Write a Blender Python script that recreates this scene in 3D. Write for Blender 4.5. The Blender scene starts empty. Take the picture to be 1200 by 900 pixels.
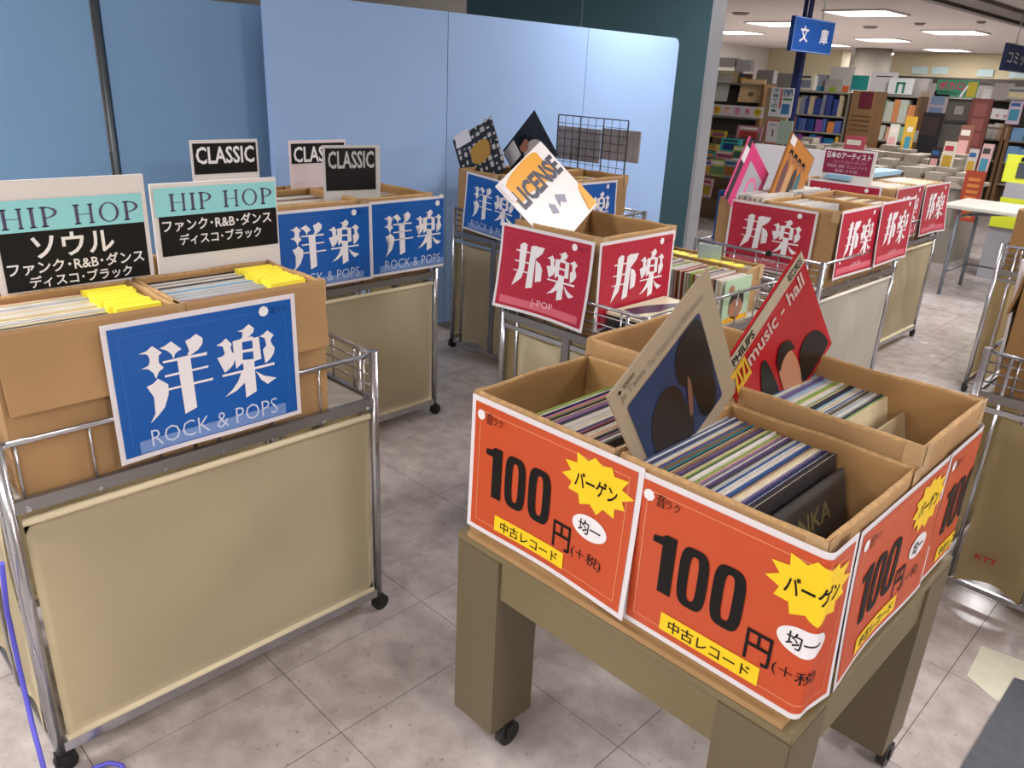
import bpy, bmesh, math, random
import numpy as np
from mathutils import Vector, Matrix
random.seed(7)
SC = bpy.context.scene
COL = SC.collection
# ------------------------------------------------------------------ camera
CR = Vector((0.70640057, 0.70631387, 0.04603207))
CU = Vector((-0.28943479, 0.2288975, 0.9294264))
CF = Vector((-0.64593013, 0.66987062, -0.36612513))
CAMH = 1.475
FPX = 921.836
cam = bpy.data.cameras.new('camera'); cam.sensor_width = 36; cam.lens = FPX * 36 / 1200
cam.clip_start = 0.02; cam.clip_end = 100
camo = bpy.data.objects.new('camera', cam); COL.objects.link(camo)
M = Matrix((CR, CU, -CF)).transposed().to_4x4(); M.translation = (0, 0, CAMH)
camo.matrix_world = M
SC.camera = camo
# ------------------------------------------------------------------ exposure, world
SC.view_settings.view_transform = 'Standard'; SC.view_settings.look = 'None'
SC.view_settings.exposure = 0.60; SC.view_settings.gamma = 1.0
W = bpy.data.worlds.new('world'); SC.world = W; W.use_nodes = True
W.node_tree.nodes['Background'].inputs[0].default_value = (0.80, 0.82, 0.88, 1)
W.node_tree.nodes['Background'].inputs[1].default_value = 0.25
CEIL = 2.65
LAMP_NEAR = 20.0
LAMP_FAR = 50.0
SMALL_LAMP = 0.9

def px(x, y):
    return CF + CR * ((x - 600) / FPX) - CU * ((y - 450) / FPX)
def at(x, y, X=None, Y=None, Z=None):
    """the point of the room seen at a pixel of the photograph on a known upright or level plane"""
    d = px(x, y)
    if X is not None: t = X / d.x
    elif Y is not None: t = Y / d.y
    else: t = (Z - CAMH) / d.z
    return Vector((0, 0, CAMH)) + d * t
# ------------------------------------------------------------------ materials
def lin(h):
    if isinstance(h, str):
        h = h.lstrip('#'); c = [int(h[i:i + 2], 16) / 255 for i in (0, 2, 4)]
    else: c = h
    return tuple(((v / 12.92) if v <= 0.04045 else ((v + 0.055) / 1.055) ** 2.4) for v in c) + (1,)
MATS = {}
def mat(name, col, rough=0.6, metal=0.0, noise=0.0, nscale=8, bump=0.0, bscale=60, emit=None, alpha=None, spec=0.5, col2=None, stretch=None, coat=0.0):
    if name in MATS: return MATS[name]
    m = bpy.data.materials.new(name); m.use_nodes = True; nt = m.node_tree; b = nt.nodes['Principled BSDF']
    c = lin(col); b.inputs['Base Color'].default_value = c
    b.inputs['Roughness'].default_value = rough; b.inputs['Metallic'].default_value = metal
    b.inputs['Specular IOR Level'].default_value = spec
    b.inputs['Coat Weight'].default_value = coat; b.inputs['Coat Roughness'].default_value = 0.12
    if emit:
        b.inputs['Emission Color'].default_value = lin(col); b.inputs['Emission Strength'].default_value = emit
    if alpha is not None: b.inputs['Alpha'].default_value = alpha
    if noise or col2 or bump:
        tc = nt.nodes.new('ShaderNodeTexCoord'); vec = tc.outputs['Object']
        if stretch:
            mp = nt.nodes.new('ShaderNodeMapping'); mp.inputs['Scale'].default_value = stretch
            nt.links.new(vec, mp.inputs['Vector']); vec = mp.outputs['Vector']
    if noise or col2:
        n = nt.nodes.new('ShaderNodeTexNoise'); n.inputs['Scale'].default_value = nscale; n.inputs['Detail'].default_value = 5
        nt.links.new(vec, n.inputs['Vector'])
        r = nt.nodes.new('ShaderNodeValToRGB'); nt.links.new(n.outputs['Fac'], r.inputs['Fac'])
        if col2: a, bb = lin(col), lin(col2)
        else:
            a = tuple(v * (1 - noise) for v in c[:3]) + (1,); bb = tuple(min(1, v * (1 + noise)) for v in c[:3]) + (1,)
        r.color_ramp.elements[0].position = 0.3; r.color_ramp.elements[0].color = a
        r.color_ramp.elements[1].position = 0.7; r.color_ramp.elements[1].color = bb
        nt.links.new(r.outputs['Color'], b.inputs['Base Color'])
    if bump:
        n2 = nt.nodes.new('ShaderNodeTexNoise'); n2.inputs['Scale'].default_value = bscale; n2.inputs['Detail'].default_value = 3
        nt.links.new(vec, n2.inputs['Vector'])
        bp = nt.nodes.new('ShaderNodeBump'); bp.inputs['Strength'].default_value = bump; bp.inputs['Distance'].default_value = 0.01
        nt.links.new(n2.outputs['Fac'], bp.inputs['Height']); nt.links.new(bp.outputs['Normal'], b.inputs['Normal'])
    MATS[name] = m; return m
def flat(h, rough=0.5, coat=0.0):
    return mat('colour_' + h.strip('#') + ('g' if coat else ''), h, rough, coat=coat)

def tile_mat(name, base, dark, light):
    m = bpy.data.materials.new(name); m.use_nodes = True; nt = m.node_tree; b = nt.nodes['Principled BSDF']
    g = nt.nodes.new('ShaderNodeNewGeometry')
    def ramp(scale, p0, c0, p1, c1, detail=6):
        n = nt.nodes.new('ShaderNodeTexNoise'); n.inputs['Scale'].default_value = scale; n.inputs['Detail'].default_value = detail
        nt.links.new(g.outputs['Position'], n.inputs['Vector'])
        r = nt.nodes.new('ShaderNodeValToRGB'); nt.links.new(n.outputs['Fac'], r.inputs['Fac'])
        r.color_ramp.elements[0].position = p0; r.color_ramp.elements[0].color = c0
        r.color_ramp.elements[1].position = p1; r.color_ramp.elements[1].color = c1
        return r.outputs['Color']
    a = ramp(14, .35, lin(dark), .65, lin(light))
    s = ramp(3.0, .42, lin('#8f8172'), .62, (1, 1, 1, 1), 8)
    f = ramp(75, .25, lin('#8a7c70'), .38, (1, 1, 1, 1), 3)
    o = nt.nodes.new('ShaderNodeMixRGB'); o.blend_type = 'MULTIPLY'; o.inputs[0].default_value = 0.22
    nt.links.new(a, o.inputs[1]); nt.links.new(s, o.inputs[2])
    o2 = nt.nodes.new('ShaderNodeMixRGB'); o2.blend_type = 'MULTIPLY'; o2.inputs[0].default_value = 0.55
    nt.links.new(o.outputs[0], o2.inputs[1]); nt.links.new(f, o2.inputs[2])
    nt.links.new(o2.outputs[0], b.inputs['Base Color'])
    rn = nt.nodes.new('ShaderNodeTexNoise'); rn.inputs['Scale'].default_value = 5; nt.links.new(g.outputs['Position'], rn.inputs['Vector'])
    mr = nt.nodes.new('ShaderNodeMapRange'); mr.inputs['To Min'].default_value = 0.12; mr.inputs['To Max'].default_value = 0.34
    nt.links.new(rn.outputs['Fac'], mr.inputs['Value']); nt.links.new(mr.outputs['Result'], b.inputs['Roughness'])
    bp = nt.nodes.new('ShaderNodeBump'); bp.inputs['Strength'].default_value = 0.08; bp.inputs['Distance'].default_value = 0.004
    nt.links.new(rn.outputs['Fac'], bp.inputs['Height']); nt.links.new(bp.outputs['Normal'], b.inputs['Normal'])
    return m
M_TILE = tile_mat('vinyl_tile', '#b6aeab', '#aba29e', '#c1b9b5')
M_GROUT = mat('tile_joint', '#5a514b', 0.8)
M_CARD = mat('cardboard', '#a58257', 0.75, noise=0.10, nscale=5, bump=0.06, bscale=40)
M_CARD2 = mat('cardboard_inside', '#9f7a4b', 0.8, noise=0.10, nscale=6, bump=0.05)
M_CARDE = mat('cardboard_edge', '#b08d5e', 0.8, noise=0.2, nscale=90)
M_TAPE = mat('packing_tape', '#b99a72', 0.25, noise=0.12, nscale=30)
M_CHROME = mat('chrome', '#b7b8bc', 0.22, metal=0.9)
M_STEEL = mat('grey_steel', '#8d8b8a', 0.35, metal=0.75)
M_BLACK = mat('black_rubber', '#161617', 0.45)
M_CLOTH = mat('cream_canvas', '#dccfae', 0.85, bump=0.10, bscale=240)
M_CLOTHW = mat('white_canvas', '#dcd6cb', 0.85, bump=0.10, bscale=240)
M_CLOTHK = mat('tan_canvas', '#b09c72', 0.8, bump=0.08, bscale=240)
M_PAPER = mat('white_paper', '#dcd8dc', 0.35)
M_ORANGE = mat('orange_print', '#bf4a22', 0.34, noise=0.04, nscale=2)
M_BLUE = mat('blue_print', '#0d57a8', 0.34)
M_RED = mat('red_print', '#ad2138', 0.34)
M_INK = mat('black_ink', '#0d0c0c', 0.5, spec=0.25)
M_WHITE = mat('white_ink', '#e6e4e6', 0.35)
M_YEL = mat('yellow_print', '#f2cb12', 0.35)
M_TABLE = mat('olive_brown_paint', '#75684a', 0.42, noise=0.06, nscale=4, bump=0.04, bscale=12)
M_OLIVE2 = mat('dark_olive_paint', '#655942', 0.45)

# ------------------------------------------------------------------ mesh helpers
def box(bm, x0, x1, y0, y1, z0, z1, mi=0):
    vs = [bm.verts.new(p) for p in ((x0, y0, z0), (x1, y0, z0), (x1, y1, z0), (x0, y1, z0), (x0, y0, z1), (x1, y0, z1), (x1, y1, z1), (x0, y1, z1))]
    for q in ((0, 3, 2, 1), (4, 5, 6, 7), (0, 1, 5, 4), (1, 2, 6, 5), (2, 3, 7, 6), (3, 0, 4, 7)):
        f = bm.faces.new([vs[i] for i in q]); f.material_index = mi
    return vs
def tube(bm, pts, r, n=8, r2=None):
    pts = [Vector(p) for p in pts]; rings = []
    for i, p in enumerate(pts):
        a = pts[max(0, i - 1)]; b = pts[min(len(pts) - 1, i + 1)]; d = (b - a).normalized()
        up = Vector((0, 0, 1)) if abs(d.z) < 0.9 else Vector((1, 0, 0))
        s = d.cross(up).normalized(); t = s.cross(d)
        rr = r if r2 is None else r + (r2 - r) * i / (len(pts) - 1)
        rings.append([bm.verts.new(p + (s * math.cos(k * 2 * math.pi / n) + t * math.sin(k * 2 * math.pi / n)) * rr) for k in range(n)])
    for i in range(len(rings) - 1):
        for k in range(n):
            f = bm.faces.new((rings[i][k], rings[i][(k + 1) % n], rings[i + 1][(k + 1) % n], rings[i + 1][k])); f.smooth = True
    bm.faces.new(list(reversed(rings[0]))); bm.faces.new(rings[-1])
def mesh(name, bm, *mats):
    bmesh.ops.recalc_face_normals(bm, faces=bm.faces)
    me = bpy.data.meshes.new(name); bm.to_mesh(me); bm.free()
    for m in mats: me.materials.append(m)
    return me
def put(name, me, parent=None, loc=None, label=None):
    o = bpy.data.objects.new(name, me); COL.objects.link(o)
    if parent: o.parent = parent
    if loc is not None: o.location = loc
    if label: o['label'] = label
    return o
def tag(o, label, cat, group=None):
    o['label'] = label; o['category'] = cat
    if group: o['group'] = group
    return o
def empty(name, loc, label, cat, group=None, rz=0):
    o = bpy.data.objects.new(name, None); COL.objects.link(o); o.empty_display_size = 0.05
    o.location = loc; o.rotation_euler = (0, 0, rz); return tag(o, label, cat, group)
def struct(name, me, parent=None):
    o = put(name, me, parent)
    o['kind'] = 'structure'; return o
def B(*a, mats=(), name='m', bevel=0):
    bm = bmesh.new(); box(bm, *a)
    if bevel: bmesh.ops.bevel(bm, geom=bm.edges[:], offset=bevel, segments=2, affect='EDGES')
    return mesh(name, bm, *mats)
def dup(o, parent=None):
    c = o.copy(); COL.objects.link(c)
    if parent is not None: c.parent = parent
    for ch in [x for x in KIDS.get(o.name, [])]: dup2(ch, c)
    return c
KIDS = {}
def kids(o):
    return [x for x in bpy.data.objects if x.parent == o]
def dup2(o, parent):
    c = o.copy(); COL.objects.link(c); c.parent = parent
    for ch in KIDS.get(o.name, []): dup2(ch, c)
    return c
def reg(root):
    ks = kids(root); KIDS[root.name] = ks
    for k in ks: reg(k)
# ------------------------------------------------------------------ printing on paper
_TXT = {}
def text_bm(s, weight=0.0, sx=1.0, font_res=2):
    c = bpy.data.curves.new('t', 'FONT'); c.body = s; c.resolution_u = font_res; c.offset = weight; c.size = 1
    o = bpy.data.objects.new('t', c); COL.objects.link(o)
    dg = bpy.context.evaluated_depsgraph_get()
    me = bpy.data.meshes.new_from_object(o.evaluated_get(dg))
    bm = bmesh.new(); bm.from_mesh(me)
    bpy.data.objects.remove(o); bpy.data.curves.remove(c); bpy.data.meshes.remove(me)
    for f in bm.faces: f.smooth = False
    return bm
def text_pts(s, weight=0.0):
    """triangles of a text normalised so its box is (0..w, 0..h) with true proportions, h = 1"""
    k = (s, weight)
    if k not in _TXT:
        bm = text_bm(s, weight); bmesh.ops.triangulate(bm, faces=bm.faces)
        bm.verts.index_update()
        v = np.array([tuple(x.co)[:2] for x in bm.verts]); f = [[q.index for q in g.verts] for g in bm.faces]; bm.free()
        mn = v.min(0); v = v - mn; _TXT[k] = (v, f, v[:, 0].max(), v[:, 1].max())
    return _TXT[k]
def T(s, u0, v0, u1, v1, weight=0.0, rot=0):
    """text fitted in a box; returns (verts2d, faces)"""
    v, f, w, h = text_pts(s, weight)
    p = v / np.array([w, h]) * np.array([u1 - u0, v1 - v0]) + np.array([u0, v0])
    if rot:
        c = p.mean(0); a = math.radians(rot); R = np.array([[math.cos(a), -math.sin(a)], [math.sin(a), math.cos(a)]])
        p = (p - c) @ R.T + c
    return [tuple(q) for q in p], f
def Pg(pts): return [tuple(p) for p in pts], [list(range(len(pts)))]
def R4(u0, v0, u1, v1): return Pg([(u0, v0), (u1, v0), (u1, v1), (u0, v1)])
def ring_pts(cx, cy, rx, ry, n=24, e=2.0):
    o = []
    for k in range(n):
        a = 2 * math.pi * k / n; c, s = math.cos(a), math.sin(a)
        o.append((cx + rx * math.copysign(abs(c) ** (2 / e), c), cy + ry * math.copysign(abs(s) ** (2 / e), s)))
    return o
def ring(cx, cy, rx, ry, ix, iy, e=3.0, n=28):
    a = ring_pts(cx, cy, rx, ry, n, e); b = ring_pts(cx, cy, ix, iy, n, e)
    return a + b, [[i, (i + 1) % n, n + (i + 1) % n, n + i] for i in range(n)]
def join(*ps):
    V, F = [], []
    for v, f in ps:
        k = len(V); V += v; F += [[i + k for i in q] for q in f]
    return V, F
def frame_line(w, h, m, t):
    return join(R4(m, m, w - m, m + t), R4(m, h - m - t, w - m, h - m), R4(m, m, m + t, h - m), R4(w - m - t, m, w - m, h - m))
def homog(corn, uv):
    A = []
    for (x, y), (u, v) in zip(corn, uv):
        A.append([x, y, 1, 0, 0, 0, -u * x, -u * y, -u]); A.append([0, 0, 0, x, y, 1, -v * x, -v * y, -v])
    H = np.linalg.svd(np.array(A, float))[2][-1].reshape(3, 3)
    def f(x, y):
        a, b, c = H @ np.array([x, y, 1.0]); return (a / c, b / c)
    return f
SW, SH = 0.42, 0.297
_h1 = homog([(-125, 135), (1015, -30), (1060, 680), (-25, 950)], [(0, SH), (SW, SH), (SW, 0), (0, 0)])
YO = [[(95,300),(140,284),(175,255),(205,275),(232,295),(212,310),(200,340),(205,362),(242,382),(212,405),(195,447),(180,412),(150,388),(108,387),(145,372),(166,350),(164,320),(140,302)],
 [(138,490),(175,475),(205,445),(235,462),(265,480),(266,540),(242,615),(200,665),(155,707),(185,650),(203,590),(200,520),(185,495)],
 [(218,270),(250,255),(285,230),(315,252),(347,277),(325,288),(308,305),(298,335),(288,305),(260,283)],
 [(368,230),(400,215),(430,190),(470,215),(468,250),(440,285),(400,312),(378,310),(400,275),(410,250),(402,235)],
 [(235,345),(495,297),(493,315),(237,357)], [(245,428),(503,375),(500,388),(248,440)], [(262,505),(528,448),(527,462),(265,517)],
 [(318,328),(395,312),(432,620),(362,658)]]
GAKU = [[(548,262),(580,245),(605,220),(640,255),(632,275),(640,300),(662,320),(655,345),(648,375),(625,400),(598,422),(612,390),(612,368),(598,348),(553,335),(585,325),(606,305),(602,285),(590,268)],
 [(645,240),(700,225),(705,365),(665,400),(650,300)], [(760,225),(800,215),(815,345),(770,360)],
 [(690,225),(765,212),(768,235),(695,247)], [(700,292),(765,283),(765,300),(702,308)], [(700,350),(772,345),(774,366),(702,374)],
 [(673,182),(705,172),(740,142),(772,165),(768,190),(740,215),(700,225),(712,200),(705,188)],
 [(805,215),(830,200),(850,180),(890,208),(872,232),(872,250),(895,285),(888,318),(868,348),(838,374),(846,345),(848,318),(824,292),(845,268),(848,240),(835,225)],
 [(582,435),(892,368),(893,383),(585,447)], [(705,365),(772,362),(785,535),(722,572)],
 [(695,420),(722,420),(718,480),(665,530),(598,565),(640,525),(675,475)], [(780,418),(830,445),(905,460),(852,495),(815,470),(795,440)]]
_h2 = homog([(45,-90),(1075,130),(882,1080),(-54,819)], [(0, SH), (SW, SH), (SW, 0), (0, 0)])
HO = [[(245,165),(290,140),(325,165),(275,430),(240,530),(135,610),(200,510),(215,420),(250,200)],
 [(200,215),(350,250),(348,266),(198,232)], [(172,330),(335,366),(333,382),(185,347)], [(150,430),(315,470),(310,484),(170,447)],
 [(365,185),(430,178),(345,635),(275,640),(320,430)], [(385,175),(515,205),(480,270),(405,325),(460,215),(430,212)],
 [(405,340),(450,380),(468,440),(445,565),(380,575),(410,460)]]
P_YO = join(*[Pg([_h1(*p) for p in g]) for g in YO + GAKU])
P_HO = join(*[Pg([_h2(*p) for p in g]) for g in HO], *[Pg([_h1(*p) for p in g]) for g in GAKU])
def serif(word, x0, y0, h, w, gap):
    out = []; x = x0; t = h * 0.16; s = h * 0.07; k = h * 0.035
    def stem(cx, tt): out.append(R4(cx - tt / 2, y0, cx + tt / 2, y0 + h)); out.append(R4(cx - tt, y0, cx + tt, y0 + s)); out.append(R4(cx - tt, y0 + h - s, cx + tt, y0 + h))
    for ch in word:
        if ch == 'H':
            stem(x + t, t); stem(x + w - t, t * .8); out.append(R4(x + t, y0 + h * .48, x + w - t, y0 + h * .48 + k)); x += w + gap
        elif ch == 'I': stem(x + t, t); x += 2 * t + gap
        elif ch == 'P':
            stem(x + t, t); n = 14
            a = [(x + t + (w * .62) * math.sin(math.pi * i / n), y0 + h * .71 + h * .29 * math.cos(math.pi * i / n)) for i in range(n + 1)]
            b = [(x + t + (w * .46) * math.sin(math.pi * i / n), y0 + h * .71 + h * .24 * math.cos(math.pi * i / n)) for i in range(n + 1)]
            out.append((a + b, [[i, i + 1, n + 2 + i, n + 1 + i] for i in range(n)])); x += w * .85 + gap
        elif ch == 'O': out.append(ring(x + w / 2, y0 + h / 2, w / 2, h * .51, w * .36, h * .46, e=2)); x += w + gap
        else: x += w * .45
    return join(*out)
_ART = {}
def art_mesh(name, poly, m, off, warp, cuts):
    bm = bmesh.new(); V, F = poly
    vs = [bm.verts.new((x, 0, z)) for x, z in V]
    for f in F:
        try: bm.faces.new([vs[i] for i in f])
        except ValueError: pass
    bmesh.ops.triangulate(bm, faces=bm.faces, ngon_method='EAR_CLIP')
    if warp:
        for x in cuts[0]: bmesh.ops.bisect_plane(bm, geom=bm.verts[:] + bm.edges[:] + bm.faces[:], plane_co=(x, 0, 0), plane_no=(1, 0, 0), dist=1e-5)
        for z in cuts[1]: bmesh.ops.bisect_plane(bm, geom=bm.verts[:] + bm.edges[:] + bm.faces[:], plane_co=(0, 0, z), plane_no=(0, 0, 1), dist=1e-5)
    for v in bm.verts:
        if warp: v.co = warp(v.co.x, v.co.z, off)
        else: v.co.y = -off
    for f in bm.faces:
        f.normal_update()
    me = bpy.data.meshes.new(name); bm.to_mesh(me); bm.free(); me.materials.append(m); return me
def curl(a, b, sag=0.0, seed=0):
    """gentle paper curl: bottom corners lift away by a (left) and b (right)"""
    def f(x, z, off):
        u, v = x / SW, 1 - z / SH
        y = -(a * (1 - u) ** 2 + b * u ** 2) * v ** 1.6 - 0.0025 * math.sin(u * 7 + seed) * v
        return Vector((x, y - off, z - sag * math.sin(u * math.pi)))
    return f
def around(u0, ang=90, r=0.012, lift=None, back=False):
    """paper that turns the corner of a carton at u0 metres from its left edge"""
    def f(x, z, off):
        L = r * math.radians(ang); l = lift(x, z) if lift else 0
        d = off + l
        if x <= u0: return Vector((x, -d, z))
        if x < u0 + L:
            t = (x - u0) / r; return Vector((u0 + (r + d) * math.sin(t), r - (r + d) * math.cos(t), z))
        return Vector((u0 + r + d, r + (x - u0 - L), z))
    return f
def sheet(name, label, cat, w, h, pm, layers, loc, rz=0, warp=None, cuts=None, group=None, tilt=0, key=None, matrix=None, thick=0.0006, back=None):
    key = key or name + label
    if key not in _ART:
        L = []
        if warp is None and thick > 0.001:
            bm = bmesh.new(); box(bm, 0, w, 0, thick, 0, h); L.append(('base', mesh(name, bm, pm), None))
        else:
            if cuts is None: cuts = ([w * i / 14 for i in range(1, 14)], [h * i / 7 for i in range(1, 7)])
            a = art_mesh(name, R4(0, 0, w, h), pm, 0, warp or (lambda x, z, o: Vector((x, -o, z))), cuts)
            bm = bmesh.new(); bm.from_mesh(a); bmesh.ops.solidify(bm, geom=bm.faces[:], thickness=-0.0005); bm.to_mesh(a); bm.free()
            L.append(('base', a, None))
        for i, (nm, poly, m, lev) in enumerate(layers):
            L.append((nm, art_mesh(nm, poly, m, 0.0014 + 0.0007 * lev, warp, cuts), None))
        _ART[key] = L
    L = _ART[key]
    root = put(name, L[0][1]); root.location = loc; root.rotation_euler = (tilt, 0, rz)
    if matrix is not None: root.matrix_world = matrix
    tag(root, label, cat, group)
    for nm, me, _ in L[1:]: put(nm, me, root)
    return root
def corner_matrix(T_, R_, B_, L_, size):
    """matrix of a square sleeve standing on one corner; its own top edge runs from the left to the top corner"""
    T_, R_, B_, L_ = map(Vector, (T_, R_, B_, L_))
    x = (T_ - L_ + R_ - B_).normalized(); z = (L_ - B_ + T_ - R_).normalized(); y = z.cross(x).normalized(); z = x.cross(y)
    c = (T_ + R_ + B_ + L_) / 4
    m = Matrix((x, y, z)).transposed().to_4x4(); m.translation = c - x * size / 2 - z * size / 2
    return m
# ------------------------------------------------------------------ the setting: floor
bm = bmesh.new(); box(bm, -14, 6, -4, 30, -0.03, -0.0015)
floor = struct('floor', mesh('floor', bm, M_GROUT))
xs = [-1.52 - .457 * k for k in range(7, 0, -1)] + [-1.52, -1.256, -.78, -.32, .137, .594, 1.05]
ys = [-.594, -.137, .32, .777, 1.234, 1.68, 2.12] + [2.12 + .457 * k for k in range(1, 14)]
_tm = {}
J = 0.0011
for i in range(len(xs) - 1):
    for j in range(len(ys) - 1):
        w, d = xs[i + 1] - xs[i], ys[j + 1] - ys[j]; k = (round(w, 3), round(d, 3))
        if k not in _tm:
            bm = bmesh.new(); box(bm, -w / 2 + J, w / 2 - J, -d / 2 + J, d / 2 - J, -0.004, 0)
            _tm[k] = mesh('tile', bm, M_TILE)
        put('tile', _tm[k], floor, ((xs[i] + xs[i + 1]) / 2, (ys[j] + ys[j + 1]) / 2, 0))
def far_floor(x0, x1, y0, y1):
    bm = bmesh.new(); box(bm, x0, x1, y0, y1, -0.004, 0)
    o = put('tile', mesh('far_tiles', bm, M_TILE), floor); o.name = 'tile_field'; return o
far_floor(-14, 6, ys[-1] + J, 30); far_floor(-14, xs[0] - J, -4, ys[-1]); far_floor(xs[-1] + J, 6, -4, ys[-1]); far_floor(xs[0], xs[-1], -4, ys[0] - J)
# ceiling and walls
M_CEIL = mat('ceiling_board', '#cfc8c4', 0.9, noise=0.03, nscale=1.5)
M_CREAM = mat('cream_wall', '#d8d5ce', 0.8)
struct('ceiling', B(-14, 6, -4, 30, CEIL, CEIL + .05, mats=(M_CEIL,), name='ceiling'))
struct('wall_back', B(-14, 6, 29.9, 30, 0, CEIL, mats=(M_CREAM,), name='wall_back'))
struct('wall_left', B(-14.1, -14, -4, 30, 0, CEIL, mats=(M_CREAM,), name='wall_left'))
struct('wall_right', B(6, 6.1, -4, 30, 0, CEIL, mats=(M_CREAM,), name='wall_right'))
struct('wall_front', B(-14, 6, -4.1, -4, 0, CEIL, mats=(M_CREAM,), name='wall_front'))
M_TEAL = mat('dark_teal_panel', '#3f6069', 0.6, noise=0.03)
M_ALU = mat('aluminium_trim', '#b9bdc4', 0.35, metal=0.6)
tw = struct('wall_teal', B(-6.7, -3.765, 6.0, 6.12, 0, CEIL, mats=(M_TEAL,), name='wall_teal')); tw.name = 'wall_middle'
struct('trim_1', B(-3.762, -3.73, 5.975, 6.13, 0, CEIL, mats=(M_ALU,), name='trim'))
xs_ = at(682, 20, Y=6.0).x
struct('trim_2', B(xs_ - .008, xs_ + .008, 5.993, 5.9995, 0, CEIL, mats=(mat('teal_joint', '#6a8486', .5),), name='trim'))
struct('wall_cream', B(-9.5, -6.71, 6.0, 6.12, 0, CEIL, mats=(M_CREAM,), name='wall_cream')).name = 'wall_corner'
# shutter rail running away along the ceiling at the right
bm = bmesh.new(); box(bm, -4.10, -3.98, 8, 16, CEIL - .09, CEIL - .002); box(bm, -3.97, -3.62, 8, 16, CEIL - .05, CEIL - .002)
struct('trim_3', mesh('shutter_rail', bm, mat('brown_rail', '#584a43', .5)))
# ------------------------------------------------------------------ ceiling lamps
M_DIFF = mat('lamp_diffuser', '#fff8f4', 0.5, emit=9.0)
M_FRAME = mat('lamp_frame', '#d9d4cf', 0.5)
_lf = {}
def lamp(x, y, s, power, label, group, colr=(1.0, 0.965, 0.96)):
    if s not in _lf:
        bm = bmesh.new()
        for a in ((-s / 2 - .03, s / 2 + .03, -s / 2 - .03, -s / 2), (-s / 2 - .03, s / 2 + .03, s / 2, s / 2 + .03), (-s / 2 - .03, -s / 2, -s / 2, s / 2), (s / 2, s / 2 + .03, -s / 2, s / 2)):
            box(bm, *a, -.03, 0)
        bm2 = bmesh.new(); box(bm2, -s / 2, s / 2, -s / 2, s / 2, -.022, 0)
        _lf[s] = (mesh('lamp_frame', bm, M_FRAME), mesh('diffuser', bm2, M_DIFF))
    r = empty('ceiling_lamp', (x, y, CEIL), label, 'ceiling light', group)
    put('lamp_frame', _lf[s][0], r); put('diffuser', _lf[s][1], r)
    l = bpy.data.lights.new('lamp_light', 'AREA'); l.shape = 'SQUARE'; l.size = s * .95; l.energy = power; l.color = colr
    o = bpy.data.objects.new('lamp_light', l); COL.objects.link(o); o.parent = r; o.location = (0, 0, -.035)
for i, p in enumerate([(1015, 14), (862, 37), (914, 27), (970, 52), (1035, 46), (1044, 62), (1120, 37), (1110, 58), (1105, 71), (1180, 70)]):
    v = at(*p, Z=CEIL)
    nm = ['largest ceiling light above the blue hanging sign', 'leftmost ceiling light beside the dark teal wall', 'ceiling light partly behind the blue hanging sign', 'ceiling light just below the blue hanging sign',
          'ceiling light right of the blue hanging sign, in the middle row', 'small ceiling light farther off right of the hanging sign', 'bright ceiling light nearest on the right side', 'ceiling light in the middle of the right-hand row',
          'smallest ceiling light at the far end of the right-hand row', 'ceiling light beside the small dark blue sign at far right'][i]
    lamp(v.x, v.y, .95, LAMP_FAR, nm, 'square ceiling lights of the bookshop')
NEAR = [(-2.3, -.4, 1.0, 'above the left rack'), (-.2, 3.2, 1.1, 'above the right edge'), (-3.0, 4.6, 1.0, 'above the middle rack'), (-.9, 6.6, 2.0, 'above the right aisle'), (.9, -1.0, 1.0, 'behind the camera, near right'), (-5.4, 2.4, .8, 'behind the blue partition'),
        (-3.1, 9.3, 1.6, 'before the blue bookcase'), (.8, 9.6, 2.0, 'beyond the folding table'), (3.0, .8, 3.4, 'far to the right, unseen, added as fill'), (3.0, 4.2, 3.2, 'right of the aisle, unseen, added as fill'), (-.6, -2.2, .8, 'behind the camera, centre, unseen, added as fill'), (-2.9, -2.3, 2.4, 'behind the camera, left, unseen, added as fill')]  # lamps marked as fill are unseen additions that brighten upright faces
for x, y, k, where in NEAR: lamp(x, y, .6, LAMP_NEAR * k, 'square ceiling light ' + where, 'ceiling lights over the record sale', (1.0, .97, .985))
for k, (x, y, rr) in enumerate(((1078, 27, .10), (868, 15, .16), (1020, 31, .15), (1053, 73, .16), (1150, 25, .08))):
    v = at(x, y, Z=CEIL); bm = bmesh.new(); tube(bm, [(0, 0, -.035), (0, 0, -.012), (0, 0, 0)], rr * .7, 16, rr)
    tag(put('ceiling_vent', mesh('ceiling_vent', bm, mat('vent_grey', '#6f655d', .6)), None, (v.x, v.y, CEIL)), 'small round dark fitting on the bookshop ceiling, ' + ['right of the largest light', 'above the leftmost light', 'beside the hanging sign', 'near the far wall', 'toward the right corner'][k], 'ceiling fitting')
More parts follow.
